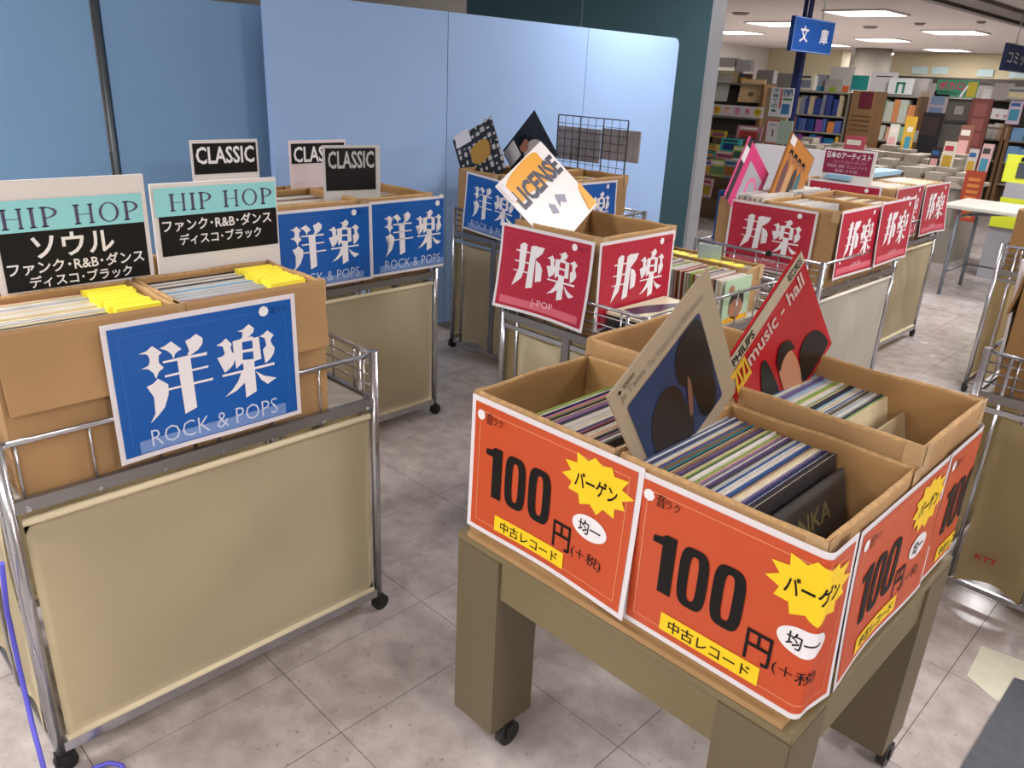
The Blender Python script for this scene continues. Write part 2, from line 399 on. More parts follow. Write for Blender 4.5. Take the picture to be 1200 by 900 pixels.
# ------------------------------------------------------------------ partitions
def partition(name, label, X, segs, ztop, m, thick=.04, round_end=False, th_post=None):
    r = empty(name, (X, segs[0][0], 0), label, 'room divider')
    for k, (y0, y1) in enumerate(segs):
        bm = bmesh.new(); w = y1 - y0
        rr = .05 if (round_end and k == len(segs) - 1) else .006
        prof = [(0, .06), (w, .06)] + [(w - rr + rr * math.cos(a), ztop - rr + rr * math.sin(a)) for a in [i * math.pi / 12 for i in range(7)]] + [(0, ztop)]
        f0 = [bm.verts.new((0, y, z)) for y, z in prof]; f1 = [bm.verts.new((-thick, y, z)) for y, z in prof]
        bm.faces.new(f0); bm.faces.new(list(reversed(f1))); n = len(prof)
        for i in range(n): bm.faces.new((f0[i], f0[(i + 1) % n], f1[(i + 1) % n], f1[i]))
        put('divider_panel', mesh('divider_panel', bm, m), r, (0, y0 - segs[0][0], 0))
    bm = bmesh.new()
    for y0, y1 in segs: box(bm, -thick - .1, .06, y0 - segs[0][0] + .05, y0 - segs[0][0] + .1, 0, .06)
    put('divider_foot', mesh('divider_foot', bm, M_STEEL), r)
    return r
M_PB = mat('light_blue_fabric', '#94b2dc', 0.9, noise=0.03, nscale=2, bump=0.05, bscale=300)
M_PB2 = mat('slate_blue_fabric', '#7094b8', 0.9, noise=0.03, nscale=2, bump=0.05, bscale=300)
partition('partition_screen', 'tall light blue fabric partition screen standing behind the racks', -3.48, [(1.93, 2.985), (2.99, 4.14), (4.145, 5.15)], 1.765, M_PB, round_end=True)
p2 = partition('partition_screen', 'darker slate blue partition panels at the left, joined by a dark post', -3.62, [(-.6, .33), (.335, 1.245), (1.285, 2.2)], 1.713, M_PB2)
bm = bmesh.new(); tube(bm, [(0, 1.865, .02), (0, 1.865, 1.72)], .012, 10)
put('hinge_post', mesh('hinge_post', bm, mat('dark_post', '#4d5356', .4, metal=.5)), p2)
# ------------------------------------------------------------------ floor marks
a = [at(*p, Z=0) for p in [(1133, 792), (1150, 757), (1210, 779), (1210, 850), (1160, 816)]]
bm = bmesh.new(); vs = [bm.verts.new((v.x, v.y, .0012)) for v in a]; bm.faces.new(vs); e = bmesh.ops.extrude_face_region(bm, geom=bm.faces[:])
for g in e['geom']:
    if isinstance(g, bmesh.types.BMVert): g.co.z = .0004
tag(put('floor_patch', mesh('floor_patch', bm, mat('pale_patch', '#cfcdb8', .5, noise=.05, nscale=20))), 'pale cream tile patch stuck on the floor beside the dark mat', 'floor patch')
a = [(-.187, 2.23), (.55, 2.45), (.55, .9), (-.195, .9)]
bm = bmesh.new(); vs = [bm.verts.new((x, y, .0035)) for x, y in a]; bm.faces.new(vs); e = bmesh.ops.extrude_face_region(bm, geom=bm.faces[:])
for g in e['geom']:
    if isinstance(g, bmesh.types.BMVert): g.co.z = .0005
tag(put('floor_mat', mesh('floor_mat', bm, mat('dark_mat', '#4b4e55', .7, noise=.12, nscale=30))), 'dark grey speckled floor mat at the lower right', 'mat')
# ------------------------------------------------------------------ racks on casters
RW, RL = .60, .87
def build_rack(cloth, endcloth, label):
    r = empty('trolley_rack', (0, 0, 0), label, 'rack', 'chrome rack trolleys of the record sale')
    hx, hy = RW / 2 - .012, RL / 2 - .012
    bm = bmesh.new(); tube(bm, [(0, 0, .045), (0, 0, .80)], .0115, 10); leg = mesh('leg', bm, M_CHROME)
    for sx in (-1, 1):
        for sy in (-1, 1): put('leg', leg, r, (sx * hx, sy * hy, 0))
    bm = bmesh.new(); tube(bm, [(0, -hy, 0), (0, hy, 0)], .0065, 8); railY = mesh('top_rail', bm, M_CHROME)
    bm = bmesh.new(); tube(bm, [(-hx, 0, 0), (hx, 0, 0)], .0065, 8); railX = mesh('top_rail', bm, M_CHROME)
    for s in (-1, 1): put('top_rail', railY, r, (s * hx, 0, .79)); put('top_rail', railX, r, (0, s * hy, .79))
    bm = bmesh.new()
    for s in (-1, 1):
        box(bm, s * hx - .008, s * hx + .008, -hy, hy, .645, .672); box(bm, -hx, hx, s * hy - .008, s * hy + .008, .645, .672)
    put('shelf_frame', mesh('shelf_frame', bm, M_STEEL), r)
    put('shelf_board', B(-hx + .01, hx - .01, -hy + .01, hy - .01, .652, .665, mats=(mat('shelf_white', '#b9b5a8', .5),), name='shelf_board'), r)
    # basket wires: knobbed uprights along the sides, three level wires at the ends
    for s in (-1, 1):
        bm = bmesh.new(); tube(bm, [(0, 0, .65), (0, 0, .79)], .0028, 5); box(bm, 0, s * .013, -.004, .004, .648, .656); wu = mesh('basket_wire', bm, M_CHROME)
        for k in range(7): put('basket_wire', wu, r, (s * hx, -hy + .03 + k * (2 * hy - .06) / 6, 0))
        bm = bmesh.new(); tube(bm, [(-hx, 0, 0), (hx, 0, 0)], .003, 5); wl = mesh('basket_wire', bm, M_CHROME)
        for z in (.70, .73, .76): put('basket_wire', wl, r, (0, s * hy, z))
        bm = bmesh.new(); tube(bm, [(0, 0, .66), (0, 0, .79)], .003, 5); wl = mesh('basket_wire', bm, M_CHROME)
        for x in (-.2, -.1, 0, .1, .2): put('basket_wire', wl, r, (x, s * hy, 0))
    bm = bmesh.new(); box(bm, -.008, .008, -hy, hy, .05, .075); bar = mesh('bottom_bar', bm, M_CHROME)
    for s in (-1, 1): put('bottom_bar', bar, r, (s * hx, 0, 0))
    bm = bmesh.new(); box(bm, -hx, hx, -.006, .006, 0, .016); ebar = mesh('end_bar', bm, M_CHROME)
    for s in (-1, 1):
        for z in (.035, .612): put('end_bar', ebar, r, (0, s * hy, z))
    bm = bmesh.new(); box(bm, -.014, .014, -.01, .01, .05, .65); post = mesh('centre_post', bm, M_STEEL)
    for s in (-1, 1): put('centre_post', post, r, (0, s * hy, 0))
    bm = bmesh.new(); tube(bm, [(0, 0, .045), (0, 0, .79)], .006, 8); ip = mesh('inner_post', bm, M_CHROME)
    for sx in (-1, 1):
        for sy in (-1, 1): put('inner_post', ip, r, (sx * (hx - .066), sy * hy, 0))
    # canvas on the long sides, gently rippled
    for s in (-1, 1):
        bm = bmesh.new(); ny, nz = 44, 20; g = []
        for j in range(nz + 1):
            row = []
            for i in range(ny + 1):
                y = (-hy + .018) + (2 * hy - .036) * i / ny; z = .078 + .545 * j / nz; e = math.sin(math.pi * i / ny) ** .7 * math.sin(math.pi * j / nz) ** .7
                d = (.0085 * math.sin(y * 17 + z * 8 + math.sin(z * 9)) + .0075 * math.sin(y * 8 - z * 15 + 1.3) + .0030 * math.sin(y * 37 + z * 19 + 2 * math.sin(y * 5))) * e
                row.append(bm.verts.new((s * hx + d, y, z)))
            g.append(row)
        for j in range(nz):
            for i in range(ny): f = bm.faces.new((g[j][i], g[j][i + 1], g[j + 1][i + 1], g[j + 1][i])); f.smooth = True
        bmesh.ops.solidify(bm, geom=bm.faces[:], thickness=.0012)
        for z in (.078, .622): tube(bm, [(s * hx, -hy + .016, z), (s * hx, hy - .016, z)], .0085, 8)
        put('side_canvas', mesh('side_canvas', bm, cloth), r)
    for sx in (-1, 1):
        for sy in (-1, 1):
            bm = bmesh.new(); x0, x1 = (.02, .02 + .185) if sx > 0 else (-.205, -.02); g = []
            for j in range(9):
                row = []
                for i in range(7):
                    sagz = .03 * math.sin(math.pi * i / 6) if j == 0 else (-.008 * math.sin(math.pi * i / 6) if j == 8 else 0)
                    row.append(bm.verts.new((x0 + (x1 - x0) * i / 6, sy * (hy + .004) + sy * .004 * math.sin(i * 1.3 + j), .048 + .56 * j / 8 + sagz)))
                g.append(row)
            for j in range(8):
                for i in range(6): bm.faces.new((g[j][i], g[j][i + 1], g[j + 1][i + 1], g[j + 1][i])).smooth = True
            bmesh.ops.solidify(bm, geom=bm.faces[:], thickness=.0015)
            put('end_canvas', mesh('end_canvas', bm, endcloth), r)
    ca = caster_mesh(.024)
    for sx in (-1, 1):
        for sy in (-1, 1):
            c = put('caster', ca[0], r, (sx * hx, sy * hy, 0)); put('wheel', ca[1], c)
    return r
def caster_mesh(R):
    bm = bmesh.new(); box(bm, -.008, .008, -.014, .014, R * 1.6, R * 2 + .004); box(bm, -.014, -.011, -.008, .016, R * .8, R * 1.7); box(bm, .011, .014, -.008, .016, R * .8, R * 1.7)
    box(bm, -.014, .014, -.008, .014, R * 1.65, R * 1.85)
    a = mesh('caster', bm, M_BLACK)
    bm = bmesh.new(); tube(bm, [(-.010, .006, R), (-.006, .006, R), (.006, .006, R), (.010, .006, R)], R, 18)
    tube(bm, [(-.0125, .006, R), (.0125, .006, R)], R * .35, 10)
    return a, mesh('wheel', bm, M_BLACK)
rk = {}
def rack(x1, y0, kind, label):
    """x1 = its right side, y0 = its near end"""
    if kind not in rk:
        c = {'cream': (M_CLOTH, M_CLOTH), 'white': (M_CLOTHW, M_CLOTH), 'tan': (M_CLOTH, M_CLOTHK)}[kind]
        r = build_rack(c[0], c[1], label); reg(r); rk[kind] = r
    else: r = dup(rk[kind])
    r.location = (x1 - RW / 2, y0 + RL / 2, 0); r['label'] = label; return r
R1 = rack(-1.565, .26, 'cream', 'chrome rack with cream canvas nearest at the left, under the large blue sign')
rack(-2.55, 1.29, 'cream', 'chrome rack with cream canvas standing behind the nearest left rack')
r3 = rack(-2.64, 2.825, 'cream', 'chrome rack end-on against the light blue partition, below black and white records')
r3.scale = (1.12, 1, 1); r3.location.x = -2.91
rM = rack(-1.34, 1.955, 'cream', 'chrome rack in the middle holding the small red-signed carton and singles')
rM.scale = (1.08, 1, 1); rM.location.x = -1.645
r4 = rack(-1.345, 3.25, 'white', 'chrome rack with whitish canvas on the right, under three red signs')
r4.scale = (1.08, 1, 1); r4.location.x = -1.669
rack(-1.56, 4.51, 'cream', 'chrome rack with cream canvas farthest along the right row')
rK = rack(.06, 2.52, 'tan', 'chrome rack with tan end canvas marked with red letters at the right edge')
rack(-.42, 4.53, 'tan', 'tall-looking chrome rack behind the right edge, beside the open aisle')
pk = at(1159, 655, Y=2.53)
put('lettering', art_mesh('lettering', T('KTT', 0, 0, .060, .019, .03), mat('red_ink', '#a5202c', .5), 0, None, None), rK, (pk.x - .036 - rK.location.x, 2.520 - rK.location.y, pk.z - .011))
# ------------------------------------------------------------------ cartons
def carton(x0, x1, y0, y1, z0, z1, label, seed=0, flare=.004, flap=None, thick=.006, rim=.011, group=None, tape=True, mo=None, floor_z=None):
    """open carton with turned-in flaps; origin at the middle of its base"""
    rnd = random.Random(seed); cx, cy = (x0 + x1) / 2, (y0 + y1) / 2
    r = empty('carton', (cx, cy, z0), label, 'box', group); H = z1 - z0; hx, hy = (x1 - x0) / 2, (y1 - y0) / 2; mo = mo or M_CARD
    def wall(ax, s):
        bm = bmesh.new(); n, m_ = 12, 8; L = hy if ax == 0 else hx; D = hx if ax == 0 else hy; g = []
        prof = [(0, 0), (0, .25), (0, .5), (0, .75), (0, .93), (-.0005, .985), (-rim * .35, 1.0), (-rim * .75, 1.0), (-rim, .985), (-rim * 1.05, .93), (-rim * .9, .75), (-rim * .8, .55), (-thick, .545), (-thick, .02), (-thick, 0)]
        ph = rnd.random() * 6
        for i in range(n + 1):
            t = -1 + 2 * i / n; row = []
            wob = .0014 * math.sin(t * 4 + ph) + .0005 * math.sin(t * 11 + ph)
            for d, h in prof:
                out = D + d + flare * h * (1 - t * t * .3) + wob * h - (.0 if h < .9 else .0)
                if d < -thick * 1.2: out = D + d + flare * h + wob * h
                ll = L * t; z = H * h + (.0012 * math.sin(t * 5 + ph) if h > .9 else 0)
                row.append(bm.verts.new((s * out, ll, z) if ax == 0 else (ll, s * out, z)))
            g.append(row)
        for i in range(n):
            for j in range(len(prof) - 1):
                f = bm.faces.new((g[i][j], g[i + 1][j], g[i + 1][j + 1], g[i][j + 1])); f.smooth = 4 <= j <= 9
                f.material_index = 0 if j < 5 else (2 if j in (5, 6, 7) else 1)
        for q in (g[0], g[-1]):
            bm.faces.new(q if q is g[0] else list(reversed(q)))
        return put('carton_wall', mesh('carton_wall', bm, mo, M_CARD2, M_CARDE), r)
    for ax in (0, 1):
        for s in (-1, 1): wall(ax, s)
    put('carton_base', B(-hx + .004, hx - .004, -hy + .004, hy - .004, .001, .008, mats=(M_CARD2,), name='carton_base'), r)
    if flap:      # outer flap folded down over the wall that faces the aisle: (axis, sign, depth)
        for ax, s, dp in flap:
            bm = bmesh.new(); L = (hy if ax == 0 else hx) - .004; D = (hx if ax == 0 else hy) + flare
            pts = [(D + .002, H + .004), (D + .006, H - .004), (D + .012, H - dp * .5), (D + .021, H - dp), (D + .016, H - dp), (D + .003, H - dp * .5), (D - .001, H - .004)]
            A = [[bm.verts.new((s * a, e * L, z) if ax == 0 else (e * L, s * a, z)) for a, z in pts] for e in (-1, 1)]
            n = len(pts)
            for i in range(n): bm.faces.new((A[0][i], A[0][(i + 1) % n], A[1][(i + 1) % n], A[1][i]))
            bm.faces.new(A[0]); bm.faces.new(list(reversed(A[1])))
            put('carton_flap', mesh('carton_flap', bm, mo), r)
    if tape:
        for sx, sy in ((1, -1), (1, 1)):
            bm = bmesh.new(); X, Y = sx * (hx + flare + .0015), sy * (hy + flare + .0015)
            box(bm, X - sx * .035, X, Y, Y - sy * .001, H - .05, H + .002); box(bm, X - sx * .001, X, Y, Y - sy * .035, H - .05, H + .002)
            put('tape', mesh('tape', bm, M_TAPE), r)
    return r
# ------------------------------------------------------------------ records standing in cartons
COLS = {'charcoal': '#474543', 'navy': '#1c2c58', 'maroon': '#5a1f28', 'white': '#cfcac2', 'cream': '#cdbf9c', 'pale grey': '#aeb0b2', 'dark': '#2a2729', 'blue': '#2a4f86', 'light blue': '#7fa3bd', 'green': '#86a04c', 'pink': '#c87b93', 'red': '#a2352f',
        'orange': '#c9702d', 'purple': '#5a4a78', 'brown': '#7a5a41', 'yellow': '#d3bd55', 'teal': '#2e7a83', 'mauve': '#8d6f80', 'black': '#18171a'}
_sl = {}
ORD = ['', 'first', 'second', 'third', 'fourth', 'fifth', 'sixth', 'seventh', 'eighth', 'ninth', 'tenth', 'eleventh', 'twelfth', 'thirteenth', 'fourteenth', 'fifteenth', 'sixteenth', 'seventeenth', 'eighteenth', 'nineteenth', 'twentieth', 'twenty-first', 'twenty-second', 'twenty-third', 'twenty-fourth', 'twenty-fifth', 'twenty-sixth', 'twenty-seventh', 'twenty-eighth', 'twenty-ninth']
def sleeve_mesh(w, h, t, c):
    k = (w, h, t, c)
    if k not in _sl:
        m = mat('sleeve_' + c.replace(' ', '_'), COLS[c], .4, noise=.15, nscale=12)
        bm = bmesh.new(); box(bm, -t / 2, -t / 2 + t * .3, -w / 2, w / 2, 0, h); box(bm, t / 2 - t * .3, t / 2, -w / 2, w / 2, 0, h)
        a = mesh('record_sleeve', bm, m)
        bm = bmesh.new(); box(bm, -t * .2, t * .2, -w / 2 + .002, w / 2 - .001, .002, h - .0012)
        _sl[k] = (a, mesh('inner_sleeve', bm, mat('inner_paper', '#d6d0c4', .7)))
    return _sl[k]
def stack(x0, x1, yc, z0, where, cols, w=.312, h=.312, lean=-6, seed=1, group=None, axis='x', inner=True, tmin=.0035, tmax=.0075, yj=.004):
    rnd = random.Random(seed); x = x0; cnt = {}
    while x < x1:
        t = rnd.choice([.003, .0035, .0045, .006]) if tmax < .009 else rnd.choice([.020, .026, .032] if w > .2 and not inner else ([.011, .014, .018] if w > .2 else [.012, .015, .020])); c = rnd.choice(cols); cnt[c] = cnt.get(c, 0) + 1; a, b = sleeve_mesh(w, h, t, c)
        pos = (x + t / 2, yc + rnd.uniform(-yj, yj), z0 + rnd.uniform(0, .004)) if axis == 'x' else (yc + rnd.uniform(-yj, yj), x + t / 2, z0 + rnd.uniform(0, .004))
        o = put('record_sleeve', a, None, pos); l = math.radians(lean + rnd.uniform(-1, 1) * .3)
        if axis == 'x': o.rotation_euler = (0, l, 0)
        else: o.rotation_euler = (l, 0, math.pi / 2); o.rotation_mode = 'XYZ'; o.rotation_euler = (0, l, math.pi / 2)
        tag(o, '%s %s sleeve from the left %s' % (ORD[min(cnt[c], 29)], c, where), 'record', group or 'records standing ' + where)
        if inner: put('inner_sleeve', b, o)
        x += t / math.cos(l) + .0008
# ------------------------------------------------------------------ the orange signed table
TX0, TX1, TY0, TY1 = -1.095, -.318, .990, 1.735
t = empty('display_table', ((TX0 + TX1) / 2, (TY0 + TY1) / 2, 0), 'low olive brown wooden table on casters under the orange price signs', 'table')
tc = t.location
bm = bmesh.new(); box(bm, -.065, .065, -.065, .065, .062, .53); bmesh.ops.bevel(bm, geom=bm.edges[:], offset=.002, segments=2, affect='EDGES')
lm = mesh('leg', bm, M_OLIVE2); cm = caster_mesh(.031)
for x in (TX0 + .065, TX1 - .065):
    for y in (TY0 + .065, TY1 - .065):
        l = put('leg', lm, t, (x - tc.x, y - tc.y, 0))
        c = put('caster', cm[0], l, (.058, -.012, 0)); put('wheel', cm[1], c)
hx, hy = (TX1 - TX0) / 2, (TY1 - TY0) / 2
put('tabletop', B(-hx, hx, -hy, hy, .53, .548, mats=(M_TABLE,), name='tabletop', bevel=.002), t)
put('apron', B(-hx + .13, hx - .13, -hy + .006, -hy + .03, .437, .53, mats=(M_TABLE,), name='apron'), t)
put('apron', B(-hx + .13, hx - .13, hy - .03, hy - .006, .437, .53, mats=(M_TABLE,), name='apron'), t)
put('apron', B(hx - .03, hx - .006, -hy + .13, hy - .13, .437, .53, mats=(M_TABLE,), name='apron'), t)
put('apron', B(-hx + .006, -hx + .03, -hy + .13, hy - .13, .437, .53, mats=(M_TABLE,), name='apron'), t)
ZR = .885
wh = .548
tag(put('cardboard_sheet', B(-.375, .352, -.355, .365, 0, .012, mats=(M_CARD,), name='cardboard_sheet'), None, (-.69, 1.345, wh)), 'flat cardboard sheet under the front cartons on the low table', 'cardboard')
wh += .0125
CB1 = carton(-1.068, -.712, 1.000, 1.352, wh, ZR, 'half-empty cardboard carton at the front left of the low table', 3, flare=.002)
CB2 = carton(-.700, -.334, 1.000, 1.358, wh, ZR, 'cardboard carton full of records at the front right corner of the low table', 4, flare=.002)
CB3 = carton(-.705, -.336, 1.370, 1.705, wh, .917, 'open cardboard carton at the back right of the low table', 5, flare=.002)
CB4 = carton(-1.085, -.718, 1.370, 1.715, wh, .917, 'cardboard carton at the back left of the low table, behind the tan framed record', 6, flare=.002)
mix1 = ['white', 'cream', 'white', 'pink', 'cream', 'dark', 'purple', 'mauve', 'green', 'navy', 'maroon', 'dark']
mix2 = ['white', 'dark', 'blue', 'white', 'navy', 'cream', 'purple', 'dark', 'green', 'pink', 'white', 'brown', 'teal', 'black', 'maroon', 'cream', 'navy', 'pale grey']
stack(-.93, -.752, 1.177, wh + .009, 'in the front left carton of the low table', mix1, h=.272, lean=-9, seed=11)
stack(-.650, -.420, 1.180, wh + .009, 'in the front right carton of the low table', mix2, h=.296, lean=-10, seed=12)
stack(-.655, -.460, 1.538, wh + .009, 'in the back right carton of the low table', ['white', 'orange', 'green', 'cream', 'blue', 'light blue', 'white', 'dark', 'purple', 'pale grey', 'cream', 'white'], h=.302, lean=-10, seed=13)
o = tag(put('record_sleeve', sleeve_mesh(.31, .285, .005, 'charcoal')[0], None, (-.377, 1.180, wh + .009)), 'glossy charcoal record sleeve leaning last in the front right carton', 'record'); o.rotation_euler = (0, math.radians(-15), 0)
a = put('lettering', art_mesh('lettering', T('LANKA', -.10, .215, .09, .25, .02), mat('dull_gold', '#7d7650', .5), .0035, None, None), o); a.rotation_euler = (0, 0, math.pi / 2)
o = tag(put('record_sleeve', sleeve_mesh(.31, .285, .005, 'cream')[0], None, (-.405, 1.538, wh + .009)), 'kraft coloured record sleeve with line pattern leaning last in the back right carton', 'record'); o.rotation_euler = (0, math.radians(-14), 0)
a = put('line_pattern', art_mesh('line_pattern', join(*[ring(-.02, .21, r_, r_, r_ - .004, r_ - .004, 2) for r_ in (.02, .032, .044, .056, .066)]), mat('gold_brown', '#8c6c33', .5), .0035, None, None), o); a.rotation_euler = (0, 0, math.pi / 2)
# ------------------------------------------------------------------ signs
def burst(cx, cy, rx, ry, n=12, seed=2):
    rnd = random.Random(seed); o = []
    for k in range(2 * n):
        a = math.pi * k / n + .1; f = 1.0 * rnd.uniform(.92, 1.08) if k % 2 == 0 else .76
        o.append((cx + rx * f * math.cos(a), cy + ry * f * math.sin(a)))
    m_ = len(o)
    return o + [(cx, cy)], [[i, (i + 1) % m_, m_] for i in range(m_)]
def vv(v): return SH * (1 - v)
def uu(u): return SW * u
def num1(u0, u1, v0, v1):
    a, b, h, l = uu(u0), uu(u1), vv(v0), vv(v1); w = b - a
    return Pg([(a + w * .42, l), (b, l), (b, h), (a + w * .55, h), (a + w * .38, h - (h - l) * .06), (a, h - (h - l) * .09), (a, h - (h - l) * .2), (a + w * .42, h - (h - l) * .2)])
def num0(u0, u1, v0, v1):
    a, b, h, l = uu(u0), uu(u1), vv(v0), vv(v1)
    return ring((a + b) / 2, (h + l) / 2, (b - a) / 2, (h - l) / 2, (b - a) * .155, (h - l) * .37, e=3.6)
M_LINE = mat('pale_line', '#d9936b', .4)
ORANGE = [('printed_ground', R4(.011, .011, SW - .011, SH - .011), M_ORANGE, 0),
          ('border_line', frame_line(SW, SH, .026, .0016), M_LINE, 1),
          ('price_digits', join(num1(.115, .222, .31, .685), num0(.245, .375, .31, .69), num0(.395, .53, .31, .69)), M_INK, 2),
          ('yen_sign', T('円', uu(.56), vv(.79), uu(.665), vv(.60), .012), M_INK, 2),
          ('starburst', burst(uu(.775), vv(.235), .078, .055), M_YEL, 2),
          ('bargain_lettering', T('バーゲン', uu(.66), vv(.30), uu(.89), vv(.19), .02), M_INK, 3),
          ('oval_patch', Pg(ring_pts(uu(.765), vv(.535), .041, .024, 28)), M_WHITE, 2),
          ('oval_lettering', T('均一', uu(.705), vv(.585), uu(.83), vv(.49), .012), M_INK, 3),
          ('yellow_strip', R4(uu(.195), vv(.92), uu(.635), vv(.805)), M_YEL, 2),
          ('record_lettering', T('中古レコード', uu(.235), vv(.905), uu(.60), vv(.825), .012), M_INK, 3),
          ('tax_lettering', T('(＋税)', uu(.675), vv(.79), uu(.85), vv(.70), 0), M_INK, 2),
          ('shop_dot', join(Pg(ring_pts(uu(.07), vv(.12), .011, .011, 8)), ), M_WHITE, 2),
          ('shop_lettering', join(T('音', uu(.105), vv(.165), uu(.15), vv(.085)), T('ラク', uu(.15), vv(.155), uu(.215), vv(.10))), M_INK, 3)]
M_LAV = mat('lavender_band', '#6f8fc6', .4); M_PKB = mat('pink_band', '#cf6573', .4)
BLUEP = [('printed_ground', R4(.011, .011, SW - .011, SH - .011), M_BLUE, 0), ('border_line', frame_line(SW, SH, .028, .001), mat('blue_line', '#3c74b8', .4), 1),
         ('brush_characters', P_YO, M_WHITE, 2), ('band', R4(uu(.1), vv(.955), uu(.9), vv(.865)), M_LAV, 1),
         ('genre_lettering', T('ROCK & POPS', uu(.16), vv(.925), uu(.85), vv(.80), -.008), mat('pale_ink', '#c3cfe6', .4), 2),
         ('shop_dot', Pg(ring_pts(uu(.81), vv(.095), .012, .012, 8)), M_WHITE, 2), ('shop_lettering', T('音ラク', uu(.85), vv(.125), uu(.94), vv(.075)), mat('navy_ink', '#0a2c5a', .4), 2)]
REDP = [('printed_ground', R4(.011, .011, SW - .011, SH - .011), M_RED, 0), ('border_line', frame_line(SW, SH, .026, .001), mat('red_line', '#cf4557', .4), 1),
        ('brush_characters', P_HO, M_WHITE, 2), ('band', R4(uu(.07), vv(.93), uu(.93), vv(.84)), M_PKB, 1),
        ('genre_lettering', T('J-POP', uu(.40), vv(.90), uu(.64), vv(.80), -.008), mat('pale_pink_ink', '#e9c3c8', .4), 2),
        ('shop_dot', Pg(ring_pts(uu(.81), vv(.10), .012, .012, 8)), M_WHITE, 2), ('shop_lettering', T('音ラク', uu(.85), vv(.13), uu(.94), vv(.08)), mat('maroon_ink', '#6a1022', .4), 2)]
def sign(kind, label, x, y, z, rz=0, warp=None, cuts=None, group=None, key=None):
    L = {'o': ORANGE, 'b': BLUEP, 'r': REDP}[kind]; w = warp or curl(.006, .01)
    return sheet({'o': 'price_sign', 'b': 'genre_sign', 'r': 'genre_sign'}[kind], label, 'sign', SW, SH, M_PAPER, L, (x, y, z), rz, w, cuts, group, key=label)
GP = 'orange price signs of the low table'; zs = .585
cu = lambda *e: ([SW * i / 14 for i in range(1, 14)] + list(e), [SH * i / 7 for i in range(1, 7)])
fy = .9915
sign('o', 'orange price sign reading 100 yen on the left half of the table front', -1.060, fy - .002, zs, 0, curl(.004, .014, seed=1), group=GP)
U0 = .655 - .334 + .0005 - .004
sign('o', 'orange price sign reading 100 yen bent round the front right corner', -.655, fy - .0012, zs - .006, 0,
     around(U0 + .004, lift=lambda x, z: .009 * max(0, min(1, (x - .36) / .06)) * (1 - z / SH) ** 1.2 + .003 * (1 - z / SH) * (x / SW)), cu(*[U0 + .004 + .0012 * i for i in range(0, 17)]), group=GP)
sxp = -.3265
sign('o', 'orange price sign reading 100 yen facing the right aisle, nearer one', sxp - .001, 1.112, .563, math.pi / 2, curl(.012, .004, seed=2), group=GP)
sign('o', 'orange price sign reading 100 yen facing the right aisle, wrapping the far corner', -.3275, 1.512, .567, math.pi / 2, around(.190, lift=lambda x, z: .002), cu(*[.190 + .0012 * i for i in range(17)]), group=GP)
# blue signs
GB = 'blue western music signs'
sign('b', 'large blue sign on the nearest left rack, the biggest one in view', -1.566, .476, .692, math.pi / 2, curl(.010, .004, seed=3), group=GB)
sign('b', 'blue sign on the second left rack, behind the right white divider card', -2.548, 1.388, .69, math.pi / 2, curl(.004, .006, seed=4), group=GB)
sign('b', 'blue sign at the far end of the second left rack, hanging crooked', -2.547, 1.800, .695, math.pi / 2, around(.36, r=.03, lift=lambda x, z: .004 * (1 - z / SH)), cu(*[.36 + .003 * i for i in range(16)]), group=GB)
sb = sign('b', 'tilted blue sign on the carton front below the black and white collage record', -3.145, 2.825, .700, 0, curl(.01, .004, seed=5), group=GB); sb.rotation_euler = (0, math.radians(4), 0)
sign('b', 'blue sign half hidden behind the orange and white record', -2.572, 2.965, .69, math.pi / 2, curl(.01, .015, seed=6), group=GB)
# red signs
GR = 'red Japanese music signs'
sign('r', 'red sign on the front of the small middle carton', -1.972, 1.957, .695, 0, curl(.034, .030, seed=1), group=GR)
sign('r', 'red sign on the right side of the small middle carton', -1.540, 1.968, .694, math.pi / 2, curl(.004, .004, seed=2), group=GR)
sign('r', 'red sign facing front on the right-hand carton row, partly behind the rail', -1.880, 3.352, .69, 0, curl(.004, .006, seed=3), group=GR)
sign('r', 'red sign on the aisle side of the right row, the nearest of three', -1.362, 3.365, .705, math.pi / 2, curl(.012, .02, seed=4), group=GR)
sign('r', 'red sign on the aisle side of the right row, second of three', -1.348, 3.755, .715, math.pi / 2, curl(.018, .012, seed=5), group=GR)
sign('r', 'red sign on the farthest rack of the right row, facing the aisle', -1.575, 5.000, .69, math.pi / 2, curl(.02, .03, seed=6), group=GR)
sign('r', 'red sign behind it whose top edge only shows over the right-hand cartons', -2.07, 4.535, .70, 0, curl(.004, .006, seed=7), group=GR)
sign('r', 'red sign mostly hidden, left of the farthest aisle sign', -1.582, 4.575, .70, math.pi / 2, curl(.004, .006, seed=8), group=GR)
# ------------------------------------------------------------------ left rack cartons and records
FL = [(0, 1, .155)]
carton(-1.85, -1.592, .300, .640, .667, 1.0, 'wide cardboard carton at the left edge, in front of the soul divider card', 21, flap=FL)
carton(-1.85, -1.592, .650, .988, .667, 1.0, 'cardboard carton behind the large blue sign, with yellow slips inside', 22, flap=FL)
carton(-2.13, -1.875, .300, .640, .667, .985, 'hidden back row carton behind the soul divider card', 23)
carton(-2.13, -1.875, .650, .988, .667, .985, 'hidden back row carton behind the second hip hop card', 24)
stack(-1.815, -1.615, .470, .678, 'in the carton at the left edge', ['white', 'cream', 'white', 'cream', 'dark', 'white', 'pale grey', 'red'], h=.308, lean=-3, seed=31, tmax=.01)
stack(-1.815, -1.615, .820, .678, 'in the carton behind the large blue sign', ['white', 'pale grey', 'light blue', 'dark', 'mauve', 'white', 'pale grey', 'black'], h=.308, lean=-3, seed=32, tmax=.01)
M_SLIP = mat('yellow_slip', '#f3e23c', .6)
